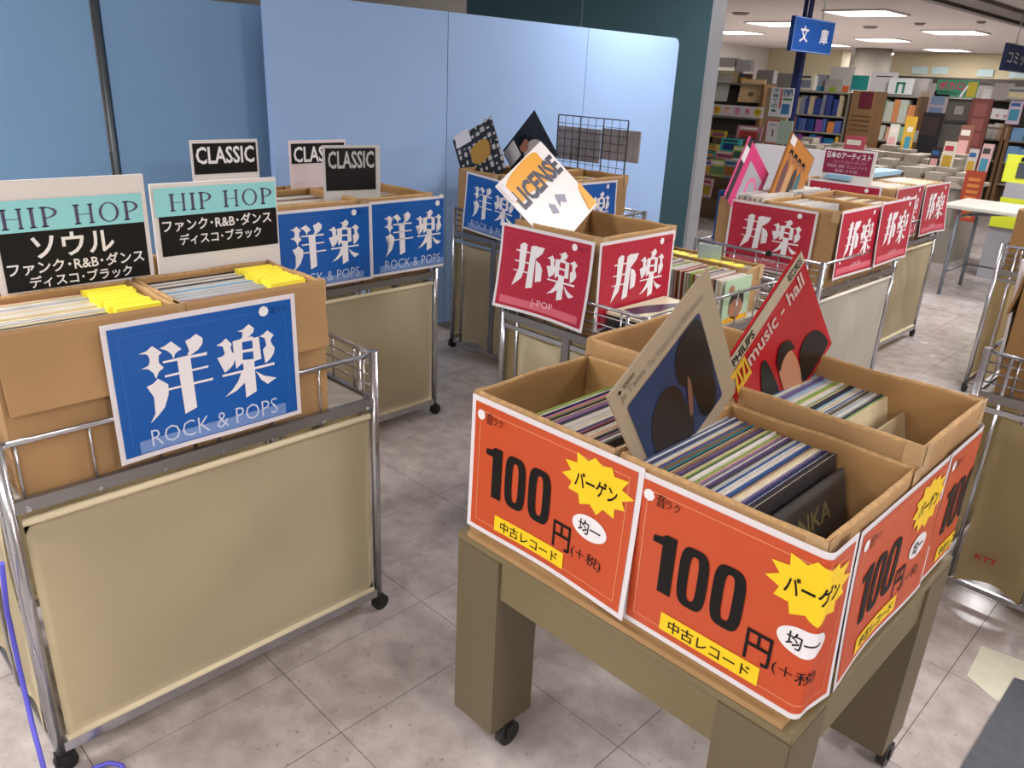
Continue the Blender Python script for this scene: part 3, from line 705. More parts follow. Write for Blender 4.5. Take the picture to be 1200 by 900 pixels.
for (yc, n) in ((.575, 9), (.925, 9)):
    for k in range(n):
        bm = bmesh.new(); box(bm, -.0105, .0105, -.045, .045, -.02, .0015)
        o = put('index_slip', mesh('index_slip', bm, M_SLIP), None, (-1.81 + k * .0215, yc + random.uniform(-.008, .008), .997)); o.rotation_euler = (0, math.radians(-6 + random.uniform(-5, 5)), 0)
        tag(o, '%s yellow slip from the back over records in the %s carton' % (ORD[k + 1], 'left edge' if yc < .7 else 'blue signed'), 'paper slip', 'yellow slips in the %s carton' % ('left edge' if yc < .7 else 'blue signed'))
# divider cards
M_CY = mat('cyan_strip', '#8fd3d9', .4); M_CARDW = mat('white_card', '#dad6d3', .4); M_PURP = mat('purple_ink', '#4d4668', .4)
CW = .315
def hh(w_, x, y, h): return serif('HIP HOP', x, y, h, h * 1.0, h * .22)
c1 = [('black_panel', R4(.012, .315 - .228, CW - .010, .315 - .08), M_INK, 0), ('cyan_band', R4(0, .315 - .105, CW - .01, .315 - .040), M_CY, 1),
      ('title', hh(0, .022, .315 - .098, .042), M_PURP, 2), ('soul_lettering', T('ソウル', .07, .315 - .163, .235, .315 - .112, .02), M_WHITE, 2),
      ('genre_lettering', join(T('ファンク･R&B･ダンス', .018, .315 - .195, .295, .315 - .166, .018), T('ディスコ･ブラック', .055, .315 - .224, .265, .315 - .198, .018)), M_WHITE, 2)]
c2 = [('black_panel', R4(.012, .315 - .168, CW - .004, .315 - .06), M_INK, 0), ('cyan_band', R4(.006, .315 - .075, CW - .004, .315 - .010), M_CY, 1),
      ('title', hh(0, .040, .315 - .064, .040), M_PURP, 2),
      ('genre_lettering', join(T('ファンク･R&B･ダンス', .018, .315 - .112, .295, .315 - .082, .018), T('ディスコ･ブラック', .055, .315 - .145, .265, .315 - .118, .018)), M_WHITE, 2)]
sheet('divider_card', 'white record divider card reading soul, with a cyan strip, at the left edge', 'divider card', CW, CW, M_CARDW, c1, (-1.858, .388, .914), math.pi / 2, thick=.006)
sheet('divider_card', 'white record divider card with cyan strip and two lines of small letters', 'divider card', CW, CW, M_CARDW, c2, (-1.862, .716, .890), math.pi / 2, thick=.006)
def classic(w, h, full):
    return [('black_panel', R4(.008, h - .125 if full else h - .092, w - .008, h - .012), M_INK, 0), ('title', T('CLASSIC', .018, h - .088, w - .018, h - .024, .022), M_WHITE, 1)]
sheet('divider_card', 'black CLASSIC card just above the second hip hop card', 'divider card', .272, .272, M_CARDW, classic(.272, .272, True), (-2.99, 1.315, .92), math.pi / 2, thick=.004)
sheet('divider_card', 'white CLASSIC card with black top, partly behind another card', 'divider card', .272, .272, mat('pinkish_card', '#e2d2d4', .4), classic(.272, .272, False), (-2.99, 1.725, .91), math.pi / 2, thick=.004)
sheet('divider_card', 'black CLASSIC card with a thick pale plastic edge, frontmost', 'divider card', .235, .245, mat('grey_card', '#b9b8b2', .4), [('black_panel', R4(.008, .075, .215, .235), M_INK, 0), ('title', T('CLASSIC', .018, .158, .208, .224, .022), mat('dim_ink', '#a9a9a6', .4), 1)], (-2.70, 1.700, .945), math.radians(78), thick=.008)
# second left rack
carton(-2.93, -2.582, 1.39, 1.775, .667, 1.0, 'cardboard carton of records behind the left blue sign of the second rack', 41, tape=False)
carton(-2.93, -2.582, 1.785, 2.135, .667, 1.0, 'cardboard carton at the far end of the second left rack', 42)
carton(-3.122, -2.945, 1.39, 1.775, .667, .985, 'narrow carton at the back of the second rack holding the white-edged classic card', 43, tape=False)
carton(-3.122, -2.945, 1.785, 2.135, .667, .985, 'narrow carton at the back corner of the second rack by the partition', 44, tape=False)
stack(-2.89, -2.60, 1.585, .678, 'in the near carton, second left rack', ['pale grey', 'cream', 'white', 'brown', 'dark', 'white'], h=.300, lean=-3, seed=51, inner=False, tmax=.01)
stack(-2.86, -2.60, 1.96, .678, 'in the far carton, second left rack', ['pale grey', 'cream', 'white', 'brown'], h=.290, lean=-3, seed=52, inner=False, tmax=.01)
# rack against the partition
carton(-3.22, -2.925, 2.855, 3.165, .667, 1.0, 'cardboard carton with the tilted blue sign, under the collage record', 61)
carton(-2.905, -2.60, 2.855, 3.165, .667, 1.0, 'cardboard carton beneath the portrait record with white label', 62)
carton(-2.905, -2.60, 3.175, 3.505, .667, 1.0, 'cardboard carton in front of the black wire grid', 63)
carton(-3.22, -2.925, 3.175, 3.505, .667, 1.0, 'back cardboard carton beside the partition', 64)
stack(-2.87, -2.64, 3.335, .678, 'in the carton in front of the wire grid', ['white', 'cream', 'yellow', 'white', 'dark'], h=.285, lean=-3, seed=65, inner=False, tmax=.01)
0 and stack(-2.87, -2.64, 3.0, .678, 'in the carton beneath the portrait record', ['white', 'cream', 'white', 'dark'], h=.285, lean=-3, seed=66, inner=False, tmax=.01)
# black wire grid standing behind
g = empty('wire_grid', (-2.94, 3.60, .667), 'black wire grid panel standing behind cartons before the blue partition', 'wire grid')
bm = bmesh.new(); x0, x1 = -.262, .243
for k in range(10): xx = x0 + (x1 - x0) * k / 9; tube(bm, [(xx, 0, 0), (xx, 0, .603)], .0017 if k % 3 else .0035, 5)
for k in range(15): zz = .01 + .593 * k / 14; tube(bm, [(x0, 0, zz), (x1, 0, zz)], .0015 if k != 14 else .0032, 5)
put('grid_wires', mesh('grid_wires', bm, M_BLACK), g)
bm = bmesh.new(); tube(bm, [(x0, 0, 0), (x0, 0, .603)], .004, 6); tube(bm, [(x1, 0, 0), (x1, 0, .603)], .004, 6)
put('grid_frame', mesh('grid_frame', bm, M_BLACK), g)
for (a_, b_, Yp, lb) in (((655, 147), (702, 192), 3.603, 'left'), ((706, 150), (748, 192), 3.603, 'right')):
    A, D = at(*a_, Y=Yp), at(*b_, Y=Yp)
    bm = bmesh.new(); n = 7
    for k in range(n):
        xx = A.x + (D.x - A.x) * k / n; ww = (D.x - A.x) / n * .8; box(bm, xx - A.x, xx - A.x + ww, 0, .012, 0, A.z - D.z)
    o = put('pamphlet_bundle', mesh('pamphlet_bundle', bm, mat('grey_paper_bundle', '#8f8a8c', .6, noise=.15, nscale=10)), None, (A.x, Yp, D.z))
    tag(o, 'grey bundle of hanging sleeves behind the wire grid, the %s one' % lb, 'sleeve bundle')
# ------------------------------------------------------------------ upright show records
def show_record(label, corners, layers, m, size=.315, thick=.004, key=None, group=None):
    mtx = corner_matrix(*corners, size)
    return sheet('record_sleeve', label, 'record', size, size, m, layers, (0, 0, 0), matrix=mtx, thick=thick, key=key or label, group=group)
S = .315
M_TAN = mat('tan_sleeve', '#9a8b74', .45); M_NIGHT = mat('night_blue', '#16243f', .3, col2='#22385f', nscale=4); M_SIL = mat('dark_silhouette', '#100e10', .3)
def V2(*p):
    p = [(x * S, y * S) for x, y in p]
    if len(p) < 6: return p
    for _ in range(2):
        q = []
        for i in range(len(p)):
            a, b = p[i], p[(i + 1) % len(p)]
            q += [(a[0] * .78 + b[0] * .22, a[1] * .78 + b[1] * .22), (a[0] * .22 + b[0] * .78, a[1] * .22 + b[1] * .78)]
        p = q
    return p
van = [('picture', Pg([(.46 * S + sx * .345 * S + .025 * S * math.cos(a), .47 * S + sy * .33 * S + .025 * S * math.sin(a)) for sx, sy, a0 in ((1, 1, 0), (-1, 1, 90), (-1, -1, 180), (1, -1, 270)) for a in [math.radians(a0 + 18 * k) for k in range(6)]]), M_NIGHT, 0),
       ('woman_figure', Pg(V2((.13, .125), (.16, .36), (.17, .50), (.25, .62), (.38, .66), (.47, .60), (.505, .50), (.50, .40), (.54, .28), (.50, .125))), mat('brown_hair', '#1f1511', .35), 1),
       ('man_figure', Pg(V2((.60, .125), (.60, .36), (.55, .50), (.50, .56), (.50, .66), (.54, .76), (.62, .82), (.825, .82), (.825, .5), (.78, .125))), M_SIL, 1),
       ('hand', Pg(V2((.50, .28), (.53, .40), (.56, .50), (.585, .56), (.60, .50), (.585, .42), (.56, .34), (.53, .27))), mat('skin_tone', '#6f4a37', .5), 2),
       ('lettering', join(T("Je T'aime", .07 * S, .865 * S, .30 * S, .925 * S, .0), T('The Vienna Great Philharmonic', .33 * S, .87 * S, .90 * S, .92 * S, -.01)), mat('faded_ink', '#7a6a58', .5), 1),
       ('label_mark', join(T('stereo', .115 * S, .94 * S, .22 * S, .97 * S), Pg(ring_pts(.08 * S, .95 * S, .012 * S, .012 * S, 10))), M_INK, 1)]
show_record('tan framed record showing a dark kissing couple, standing on its corner in front carton', ((-.697, 1.195, 1.18), (-.691, 1.366, .915), (-.681, 1.101, .744), (-.687, .93, 1.009)), van, M_TAN)
T_ = Vector((-.69, 1.53, 1.175)); e1 = Vector((.02, .2, -.23)).normalized(); e2 = Vector((-.005, -.205, -.19)); e2 = (e2 - e1 * e2.dot(e1)).normalized()
red = [('cream_strip', R4(.02 * S, .885 * S, S, .985 * S), mat('cream_strip', '#a89c86', .4), 0), ('maker_lettering', join(T('PHILIPS', .10 * S, .90 * S, .36 * S, .965 * S, .03), T('RECORDS', .80 * S, .90 * S, .97 * S, .965 * S, .02)), M_INK, 1),
       ('title_zizi', T('ZIZI', .03 * S, .70 * S, .21 * S, .88 * S, .05), mat('gold_ink', '#caa22c', .4), 1),
       ('title_lettering', T('music - hall', .22 * S, .745 * S, .93 * S, .865 * S, .02), mat('silver_ink', '#bda49c', .4), 1),
       ('black_dress', Pg(V2((.14, .20), (.20, .44), (.30, .66), (.36, .66), (.37, .46), (.36, .26), (.30, .18))), M_SIL, 1),
       ('woman_figure', Pg(V2((.38, .04), (.40, .28), (.42, .44), (.50, .50), (.60, .46), (.62, .30), (.60, .10), (.58, .04))), mat('skin_rose', '#b07a5c', .5), 1),
       ('hair', Pg(V2((.42, .40), (.43, .52), (.52, .60), (.62, .54), (.64, .40), (.57, .47), (.48, .46))), M_SIL, 2),
       ('man_figure', Pg(V2((.56, .04), (.62, .22), (.66, .34), (.78, .38), (.90, .30), (.96, .14), (.96, .04))), M_SIL, 1),
       ('arm', Pg(V2((.20, .04), (.22, .16), (.24, .24), (.29, .25), (.31, .14), (.30, .04))), MATS['skin_rose'], 1)]
show_record('red music-hall record with a cream strip, standing on its corner in the back carton', (T_, T_ + e1 * S, T_ + e1 * S + e2 * S, T_ + e2 * S), red, mat('crimson_sleeve', '#a5121f', .3, noise=.15, nscale=5))
lic = [('orange_print', join(Pg(V2((.05, .62), (.05, .93), (.80, .97), (.78, .80), (.86, .62), (.50, .60), (.3, .66))), Pg(V2((.80, .02), (.98, .02), (.98, .34), (.9, .28), (.86, .12)))), mat('amber_print', '#e8a52a', .35), 0),
       ('title_lettering', T('LICENSE', .08 * S, .55 * S, .93 * S, .80 * S, .04), mat('slate_ink', '#3c3f52', .4), 1),
       ('figures', join(Pg(V2((.35, .30), (.40, .42), (.46, .36), (.43, .26))), Pg(V2((.5, .30), (.56, .44), (.68, .36), (.62, .28), (.56, .34)))), mat('lilac_grey', '#8c8ba3', .4), 1),
       ('price_sticker', R4(.02 * S, .70 * S, .10 * S, .95 * S), M_PAPER, 2)]
_c = [Vector(v) * .95 + Vector((0, 0, CAMH)) * .05 for v in ((-2.113, 2.282, 1.24), (-1.935, 2.426, 1.024), (-1.881, 2.149, .884), (-2.059, 2.005, 1.1))]
show_record('brightly lit orange and white record standing on its corner in the middle carton', _c, lic, mat('white_sleeve', '#efeceb', .25), size=.305)
rnd = random.Random(3)
col_b = join(*[R4((.03 + .12 * i + rnd.uniform(0, .03)) * S, (.03 + .12 * j + rnd.uniform(0, .03)) * S, (.03 + .12 * i + rnd.uniform(.04, .1)) * S, (.03 + .12 * j + rnd.uniform(.04, .11)) * S) for i in range(8) for j in range(8)])
col = [('white_patches', col_b, mat('offwhite_spots', '#b9b7b5', .4), 0), ('gold_patch', Pg(V2((.30, .35), (.30, .62), (.62, .68), (.75, .60), (.72, .36), (.5, .30))), mat('mustard_print', '#b0842e', .4), 1), ('price_label', R4(.06 * S, .74 * S, .40 * S, .97 * S), M_PAPER, 2)]
def rs(cs, f): return [Vector(v) * f + Vector((0, 0, CAMH)) * (1 - f) for v in cs]
# order top, right, bottom, left
show_record('black and white collage record with a gold patch, standing before the partition', rs(((-3.406, 3.255, 1.243), (-3.251, 3.238, .97), (-3.523, 3.187, .819), (-3.678, 3.204, 1.093)), .925), col, mat('dark_sleeve', '#1b1a1c', .35), size=.29)
por = [('grey_ground', R4(.02 * S, .02 * S, .98 * S, .98 * S), mat('soft_black', '#17171b', .4), 0), ('shirt', Pg(V2((.02, .3), (.3, .42), (.42, .62), (.62, .66), (.8, .52), (.9, .1), (.4, .05))), mat('pale_shirt', '#b9aea6', .5), 1),
       ('face', Pg(ring_pts(.47 * S, .68 * S, .11 * S, .12 * S, 16)), mat('skin_light', '#a06b50', .5), 2), ('hair', Pg(V2((.36, .72), (.38, .84), (.50, .88), (.62, .82), (.62, .66), (.56, .76))), M_SIL, 3), ('price_label', R4(.03 * S, .60 * S, .33 * S, .93 * S), M_PAPER, 4)]
show_record('dark portrait record with a white label, right of the collage record', rs(((-3.203, 3.392, 1.268), (-2.972, 3.346, 1.058), (-3.186, 3.331, .827), (-3.416, 3.376, 1.036)), .925), por, mat('dark_sleeve2', '#201f22', .35), size=.29)
pnk = [('dark_band', R4(0, .86 * S, S, .97 * S), mat('band_dark', '#332830', .4), 0), ('rose_ground', R4(.03 * S, .03 * S, .97 * S, .84 * S), mat('hot_pink', '#cf3f7d', .35), 0), ('grey_picture', R4(.16 * S, .14 * S, .78 * S, .70 * S), mat('pale_print', '#a9adb5', .4), 1),
       ('swirl', ring(.45 * S, .36 * S, .22 * S, .2 * S, .16 * S, .13 * S, 2), mat('pink_swirl', '#e07aa8', .4), 2), ('price_sticker', R4(.62 * S, .86 * S, .86 * S, .99 * S), M_PAPER, 2)]
show_record('pink record with a pale picture, standing on its corner beside the far red signs', ((-1.893, 3.456, 1.263), (-1.9, 3.71, 1.077), (-1.881, 3.526, .823), (-1.874, 3.271, 1.008)), pnk, mat('pink_edge', '#d8588f', .4))
org = [('orange_ground', R4(.04 * S, .04 * S, .98 * S, .98 * S), mat('amber_ground', '#b97a38', .35), 0)]
for i in range(4):
    cx_ = .2 + .17 * i
    org.append(('figure', Pg([(x, y) for x, y in V2((cx_ - .07, .05), (cx_ - .08, .40), (cx_ - .05, .62), (cx_ + .05, .62), (cx_ + .08, .40), (cx_ + .07, .05))]), mat('figure_%d' % i, ['#6b4a52', '#c59a70', '#3f3a40', '#3f6f78'][i], .4), 1))
    org.append(('head', Pg(ring_pts(cx_ * S, .69 * S, .055 * S, .065 * S, 14)), mat('skin_light', '#a06b50', .5), 2)); org.append(('hair', Pg(V2((cx_ - .07, .70), (cx_ - .05, .79), (cx_ + .05, .79), (cx_ + .07, .70), (cx_, .745))), M_SIL, 3))
org.append(('price_sticker', R4(.03 * S, .84 * S, .22 * S, .97 * S), M_PAPER, 2))
show_record('orange record showing a group of people, standing on its corner beside the pink one', ((-1.808, 3.984, 1.151), (-1.808, 3.849, .866), (-1.81, 3.564, 1.001), (-1.81, 3.699, 1.286)), org, mat('amber_edge', '#8a5a2a', .4))
# ------------------------------------------------------------------ middle rack contents
carton(-1.940, -1.552, 1.990, 2.398, .667, 1.003, 'square cardboard carton with red signs on two sides in the middle rack', 71)
c3 = at(875, 315, X=-1.395); c4 = at(907, 305, X=-1.395)
BY0, BY1, BZ = c3.y, min(c4.y, 2.79), c3.z
CBX = carton(-1.80, -1.395, BY0, BY1, .667, BZ, 'low cardboard carton of small records with yellow slips and index tabs', 72, rim=.008)
stack(-1.77, -1.43, (BY0 + BY1) / 2, .675, 'in the low carton with yellow slips', ['white', 'white', 'pale grey', 'cream', 'yellow', 'white'], w=.178, h=BZ - .69, lean=-3, seed=73, inner=False)
stack(-1.73, -1.372, BY0 - .105, .667, 'in the singles row before the low carton', ['white', 'white', 'green', 'pale grey', 'red', 'dark', 'cream', 'mauve', 'white', 'brown'], w=.178, h=.160, lean=-2, seed=74, inner=False)
e = empty('single_sleeve', (-1.362, BY0 - .105, .667), 'small green single sleeve with a portrait, facing the aisle at the row end', 'record')
put('cover', B(-.003, .003, -.089, .089, 0, .165, mats=(mat('mint_sleeve', '#a9c3a4', .4),), name='cover'), e)
a = put('portrait_print', art_mesh('portrait_print', join(Pg(ring_pts(-.005, .06, .05, .048, 16)), Pg(ring_pts(-.05, .125, .02, .02, 10))), mat('skin_tone2', '#9c6a4f', .5), 0, None, None), e, (.0042, 0, 0)); a.rotation_euler = (0, 0, math.pi / 2)
a = put('portrait_hair', art_mesh('portrait_hair', Pg([(-.055, .07), (-.045, .105), (0, .122), (.042, .1), (.045, .06), (.02, .09), (-.03, .088)]), M_SIL, 0, None, None), e, (.0048, 0, 0)); a.rotation_euler = (0, 0, math.pi / 2)
a = put('orange_print', art_mesh('orange_print', R4(-.085, .004, .085, .022), mat('amber_print', '#e8a52a', .35), 0, None, None), e, (.0042, 0, 0)); a.rotation_euler = (0, 0, math.pi / 2)
M_TAB = mat('index_tab', '#9fb6bf', .3)
for (p, w_, lb) in (((781, 275), .055, 'left'), ((832, 293), .09, 'right')):
    q = at(*p, Y=BY0 + .06)
    o = put('index_tab', B(-w_ / 2, w_ / 2, -.001, .001, -.07, .022, mats=(M_TAB,), name='index_tab'), None, (q.x, BY0 + .06, q.z)); o.rotation_euler = (.2, 0, .45)
    tag(o, 'blue-grey plastic index tab on the %s in the low carton' % lb, 'index tab')
for k in range(7):
    xx = -1.76 + .048 * k
    o = put('index_slip', B(-.018, .018, -.03, .03, -.02, .001, mats=(M_SLIP,), name='index_slip'), None, (xx, BY1 - .06, BZ - .010)); o.rotation_euler = (0, .2 * math.sin(k * 2), .1)
    tag(o, '%s yellow slip from the left over singles in the low carton' % ORD[k + 1], 'paper slip', 'yellow slips in the low carton')
# flat records lying beside the middle carton
fl_ = empty('record_sleeve', (-1.442, 2.175, .667), 'cream record with a purple shoe lying flat on dark ones beside the red-signed carton', 'record')
bm = bmesh.new(); box(bm, -.082, .085, -.165, .165, .088, .096); put('cover', mesh('cover', bm, mat('cream_cover', '#d8d2b4', .35)), fl_)
shoe = [(-.06, -.10), (.0, -.12), (.03, -.02), (.028, .06), (.045, .12), (.01, .13), (-.02, .06), (-.045, .0)]
bm = bmesh.new(); f = bm.faces.new([bm.verts.new((x, y, .0968)) for x, y in shoe]); bmesh.ops.triangulate(bm, faces=bm.faces); put('shoe_print', mesh('shoe_print', bm, mat('plum_ink', '#3b2c44', .4)), fl_)
for k in range(4):
    o = put('record_sleeve', B(-.08, .082, -.16, .16, 0, .019, mats=(flat(['#1c1b1d', '#33282a', '#201f24', '#2a2522'][k]),), name='record_sleeve'), None, (-1.442, 2.175, .667 + .0215 * k))
    tag(o, '%s dark record from below, lying flat under the cream record' % ORD[k + 1], 'record', 'dark records lying flat in the middle rack')
# ------------------------------------------------------------------ right row contents
carton(-1.725, -1.378, 3.375, 3.735, .667, 1.0, 'nearest cardboard carton of the right row, with red signs', 81)
carton(-1.725, -1.378, 3.745, 4.085, .667, 1.0, 'second cardboard carton of the right row behind the nearest', 82, tape=False)
carton(-1.955, -1.737, 3.375, 3.735, .667, .985, 'carton under the pink record at the back of the right row', 83)
carton(-1.955, -1.737, 3.745, 4.085, .667, .985, 'carton under the orange record at the back of the right row', 84)
stack(-1.68, -1.52, 3.555, .678, 'in the nearest carton, right row', ['white', 'pale grey', 'cream', 'white'], h=.305, lean=-3, seed=85, inner=False, tmax=.01)
stack(-1.68, -1.45, 3.915, .678, 'in the second carton, right row', ['white', 'cream', 'brown', 'white'], h=.30, lean=-3, seed=86, inner=False, tmax=.01)
stack(-1.925, -1.762, 3.555, .678, 'in the carton under the pink record', ['white', 'white', 'pale grey'], h=.325, w=.30, lean=0, seed=87, inner=False, tmax=.01)
stack(-1.925, -1.762, 3.915, .678, 'in the carton under the orange record', ['white', 'white', 'pale grey'], h=.325, w=.30, lean=0, seed=88, inner=False, tmax=.01)
for i, (y0, y1, nm) in enumerate(((4.56, 4.935, 'near'), (4.95, 5.335, 'far'))):
    carton(-1.88, -1.592, y0, y1, .667, .99, '%s aisle-side carton on the farthest rack of the right row' % nm, 90 + i, tape=False)
    carton(-2.128, -1.89, y0, y1, .667, .99, '%s inner carton on the farthest rack of the right row' % nm, 94 + i, tape=False)
    stack(-1.85, -1.63, (y0 + y1) / 2, .678, 'in the %s carton, farthest right rack' % nm, ['white', 'cream', 'white', 'brown'], h=.308, lean=-2, seed=97 + i, inner=False, tmax=.01)
q = at(993, 193, Y=4.62)
sheet('divider_card', 'purple-red card for Japanese artists with white characters, above the far red sign', 'divider card', .30, .315, M_CARDW, [('maroon_panel', R4(.008, .178, .282, .305), mat('maroon_print', '#82173f', .4), 0),
      ('title', T('日本のアーティスト', .02, .262, .272, .298, .02), M_WHITE, 1), ('small_lettering', join(T('フォーク･ロック･ポップス', .06, .236, .25, .255), T('歌謡曲･演歌･アニメ･ジャズ', .03, .212, .262, .230), T('童謡･その他', .08, .188, .21, .206)), mat('faint_ink', '#c7a6b3', .4), 1)], (-2.045, 4.62, .852), 0, thick=.006)
A = at(1003, 213, Z=1.0); D = at(1062, 199, Z=1.0)
o = put('plastic_tray', B(-.07, .07, -.40, .40, 0, .028, mats=(mat('pale_blue_plastic', '#8fb7cf', .25),), name='plastic_tray', bevel=.004), None, (-1.93, 4.98, .998)); o.rotation_euler = (0, 0, 0)
tag(o, 'long pale blue plastic tray lying across the far cartons', 'tray')
# binder clip on the rail
o = put('rail_clip', B(-.012, .012, -.01, .012, -.012, .012, mats=(M_BLACK,), name='rail_clip', bevel=.003), None, at(901, 297, Y=3.25)); tag(o, 'small black clip on the rail before the front red sign', 'clip')
# blue-backed board standing left of the right row
q = at(853, 215, Y=3.9)
bm = bmesh.new(); box(bm, -.006, .0, -.14, .2, 0, .31, 0)
o = put('sign_back', mesh('sign_back', bm, M_BLUE), None, (-1.962, 3.52, .700)); tag(o, 'blue sign seen edge-on at the left of the pink record', 'sign')
# right edge carton
carton(-.490, -.14, 2.56, 2.90, .667, 1.02, 'dark brown carton on the rack at the right edge, behind the low table', 101, mo=mat('brown_cardboard', '#8a673c', .75, noise=.08), flap=[(0, -1, .12)])
stack(-.45, -.2, 2.73, .68, 'in the carton at the right edge', ['white', 'white', 'red', 'dark', 'white'], w=.30, h=.36, lean=0, seed=102, inner=False, tmax=.01)
carton(-.99, -.72, 4.58, 4.92, .667, .97, 'carton on the farther rack behind the right edge', 103, mo=mat('brown_cardboard', '#8a673c', .75))
tag(put('white_board', B(-.004, .004, -.15, .15, 0, .33, mats=(M_PAPER,), name='white_board'), None, (-.475 - .03, 2.76, .72)), 'white paper board standing against the carton at the right edge', 'board').rotation_euler = (0, -.05, 0)
# purple strap on the floor; its hanging length stands for the leg's blue reflection
bm = bmesh.new(); p0 = at(113, 899, Z=.005); tube(bm, [at(2, 660, Y=.238), at(8, 715, Y=.236), at(22, 780, Y=.232), at(38, 850, Y=.228), at(52, 903, Y=.215), at(80, 915, Z=.008), p0, at(128, 894, Z=.010), at(143, 897, Z=.008), at(150, 915, Z=.008)], .005, 8)
tag(put('strap', mesh('strap', bm, mat('violet_strap_reflection', '#5a57c8', .5))), 'violet-blue strap on the floor, hanging length standing in for blue reflection on the leg', 'strap')
# ------------------------------------------------------------------ folding table beyond
ft = empty('folding_table', (-1.10, 7.03, 0), 'white-topped folding table in the aisle beyond the right row', 'table')
put('tabletop', B(-.88, .88, -.32, .32, .675, .70, mats=(mat('white_laminate', '#cfd0c6', .3),), name='tabletop', bevel=.004), ft)
M_GL = mat('grey_leg', '#7f858f', .4, metal=.4)
for x in (-.76, .74):
    for y in (-.25, .27):
        bm = bmesh.new(); tube(bm, [(x, y, 0), (x, y, .675)], .015, 8); put('leg', mesh('leg', bm, M_GL), ft)
    for q_ in ([(x, -.25, .18), (x, .27, .18)], [(x, -.25, .61), (x, .27, .61)], [(x, 0, .605), (x * .45, 0, .665)]):
        bm = bmesh.new(); tube(bm, q_, .010, 6); put('brace', mesh('brace', bm, M_GL), ft)
bm = bmesh.new(); tube(bm, [(-.76, .27, .18), (.74, .27, .18)], .008, 6); put('stretcher', mesh('stretcher', bm, M_GL), ft)
# ------------------------------------------------------------------ bookshop beyond
BC = ['#d8d4cc', '#c9b98e', '#2f5f9a', '#1f3f7a', '#3f8fa8', '#d8a4a0', '#6f8f5a', '#c8a030', '#8a4a6a', '#b8442f', '#e2ddd2', '#7d7f92', '#cf7f3f', '#3c5f52']
_bk = {}
SHN = ['lowest', 'fourth highest', 'third highest', 'second highest', 'top']
BN = {'#2f5f9a': 'blue', '#1f3f7a': 'navy', '#1e6f96': 'teal-blue', '#3f8fa8': 'light blue', '#c8a030': 'mustard', '#cf7f3f': 'orange', '#4f5f9a': 'blue-violet', '#8a4a8a': 'purple', '#b9a98a': 'tan', '#8d7f9a': 'grey-violet', '#b98aa0': 'dusty pink', '#2f3f7a': 'deep blue', '#7d7f92': 'grey', '#d8a58a': 'peach', '#9fc4a8': 'mint', '#dfd6bb': 'cream', '#d98f5c': 'orange', '#c4ccbe': 'pale green', '#cf5a4a': 'red', '#b9b0a8': 'greige', '#c9a88a': 'tan', '#a8b0b8': 'grey-blue', '#cfcbc4': 'off-white', '#3c6f6a': 'dark green', '#6f9ac0': 'sky blue', '#cf8f7c': 'salmon'}
def bookmesh(w, d, h, c):
    k = (round(w, 3), round(d, 2), round(h, 2), c)
    if k not in _bk:
        bm = bmesh.new(); box(bm, -w / 2, w / 2, 0, .002, 0, h, 0); box(bm, -w / 2, -w / 2 + w * .1, .002, d, 0, h, 0); box(bm, w / 2 - w * .1, w / 2, .002, d, 0, h, 0); box(bm, -w * .4, w * .4, .002, d - .003, .002, h - .003, 1)
        _bk[k] = mesh('book', bm, flat(c), flat('#c9c3b4', .8))
    return _bk[k]
def shelf_books(x0, x1, y, z, h, cols, label, group, seed, wmin=.03, d=.16):
    r_ = random.Random(seed); x = x0 + .01; cn = {}
    while x < x1 - .05:
        w = r_.choice([wmin, wmin * 1.5, wmin * 2]); c = r_.choice(cols); hh_ = h * r_.choice([.8, .9, 1])
        o = put('book', bookmesh(w, d, hh_, c), None, (x + w / 2, y, z)); o.rotation_euler = (0, r_.choice([0, 0, 0, .04]), 0)
        nmc = BN[c] if c in BN else 'pale'; cn[nmc] = cn.get(nmc, 0) + 1
        tag(o, '%s %s book from the left %s' % (ORD[min(19, cn[nmc])], nmc, label), 'book', group); x += w + .004 + r_.choice([0, 0, 0, .02])
M_SHELF = mat('grey_shelf', '#8b8478', .5); M_WOOD = mat('walnut_side', '#7a5b3c', .5, noise=.12, nscale=3, stretch=(1, 1, .15)); M_BACKP = mat('shelf_back', '#6a655e', .7)
def bookcase(label, pl, pr, ptop, zlev, Y, side=M_WOOD, depth=.3, ztop=None, back=M_BACKP, st=.04):
    xl, xr = at(pl, ptop, Y=Y).x, at(pr, ptop, Y=Y).x; zt = ztop or at((pl + pr) / 2, ptop, Y=Y).z
    r = empty('bookcase', ((xl + xr) / 2, Y, 0), label, 'bookcase'); w = (xr - xl) / 2
    for s in (-1, 1): put('side_panel', B(s * w - (st if s > 0 else 0), s * w + (st if s < 0 else 0), 0, depth, 0, zt, mats=(side,), name='side_panel'), r)
    put('back_panel', B(-w + st, w - st, depth - .01, depth, 0, zt, mats=(back,), name='back_panel'), r)
    for z in zlev + [zt - .02]: put('shelf', B(-w + st, w - st, .0, depth - .012, z, z + .02, mats=(M_SHELF,), name='shelf'), r)
    return xl + st, xr - st, zt
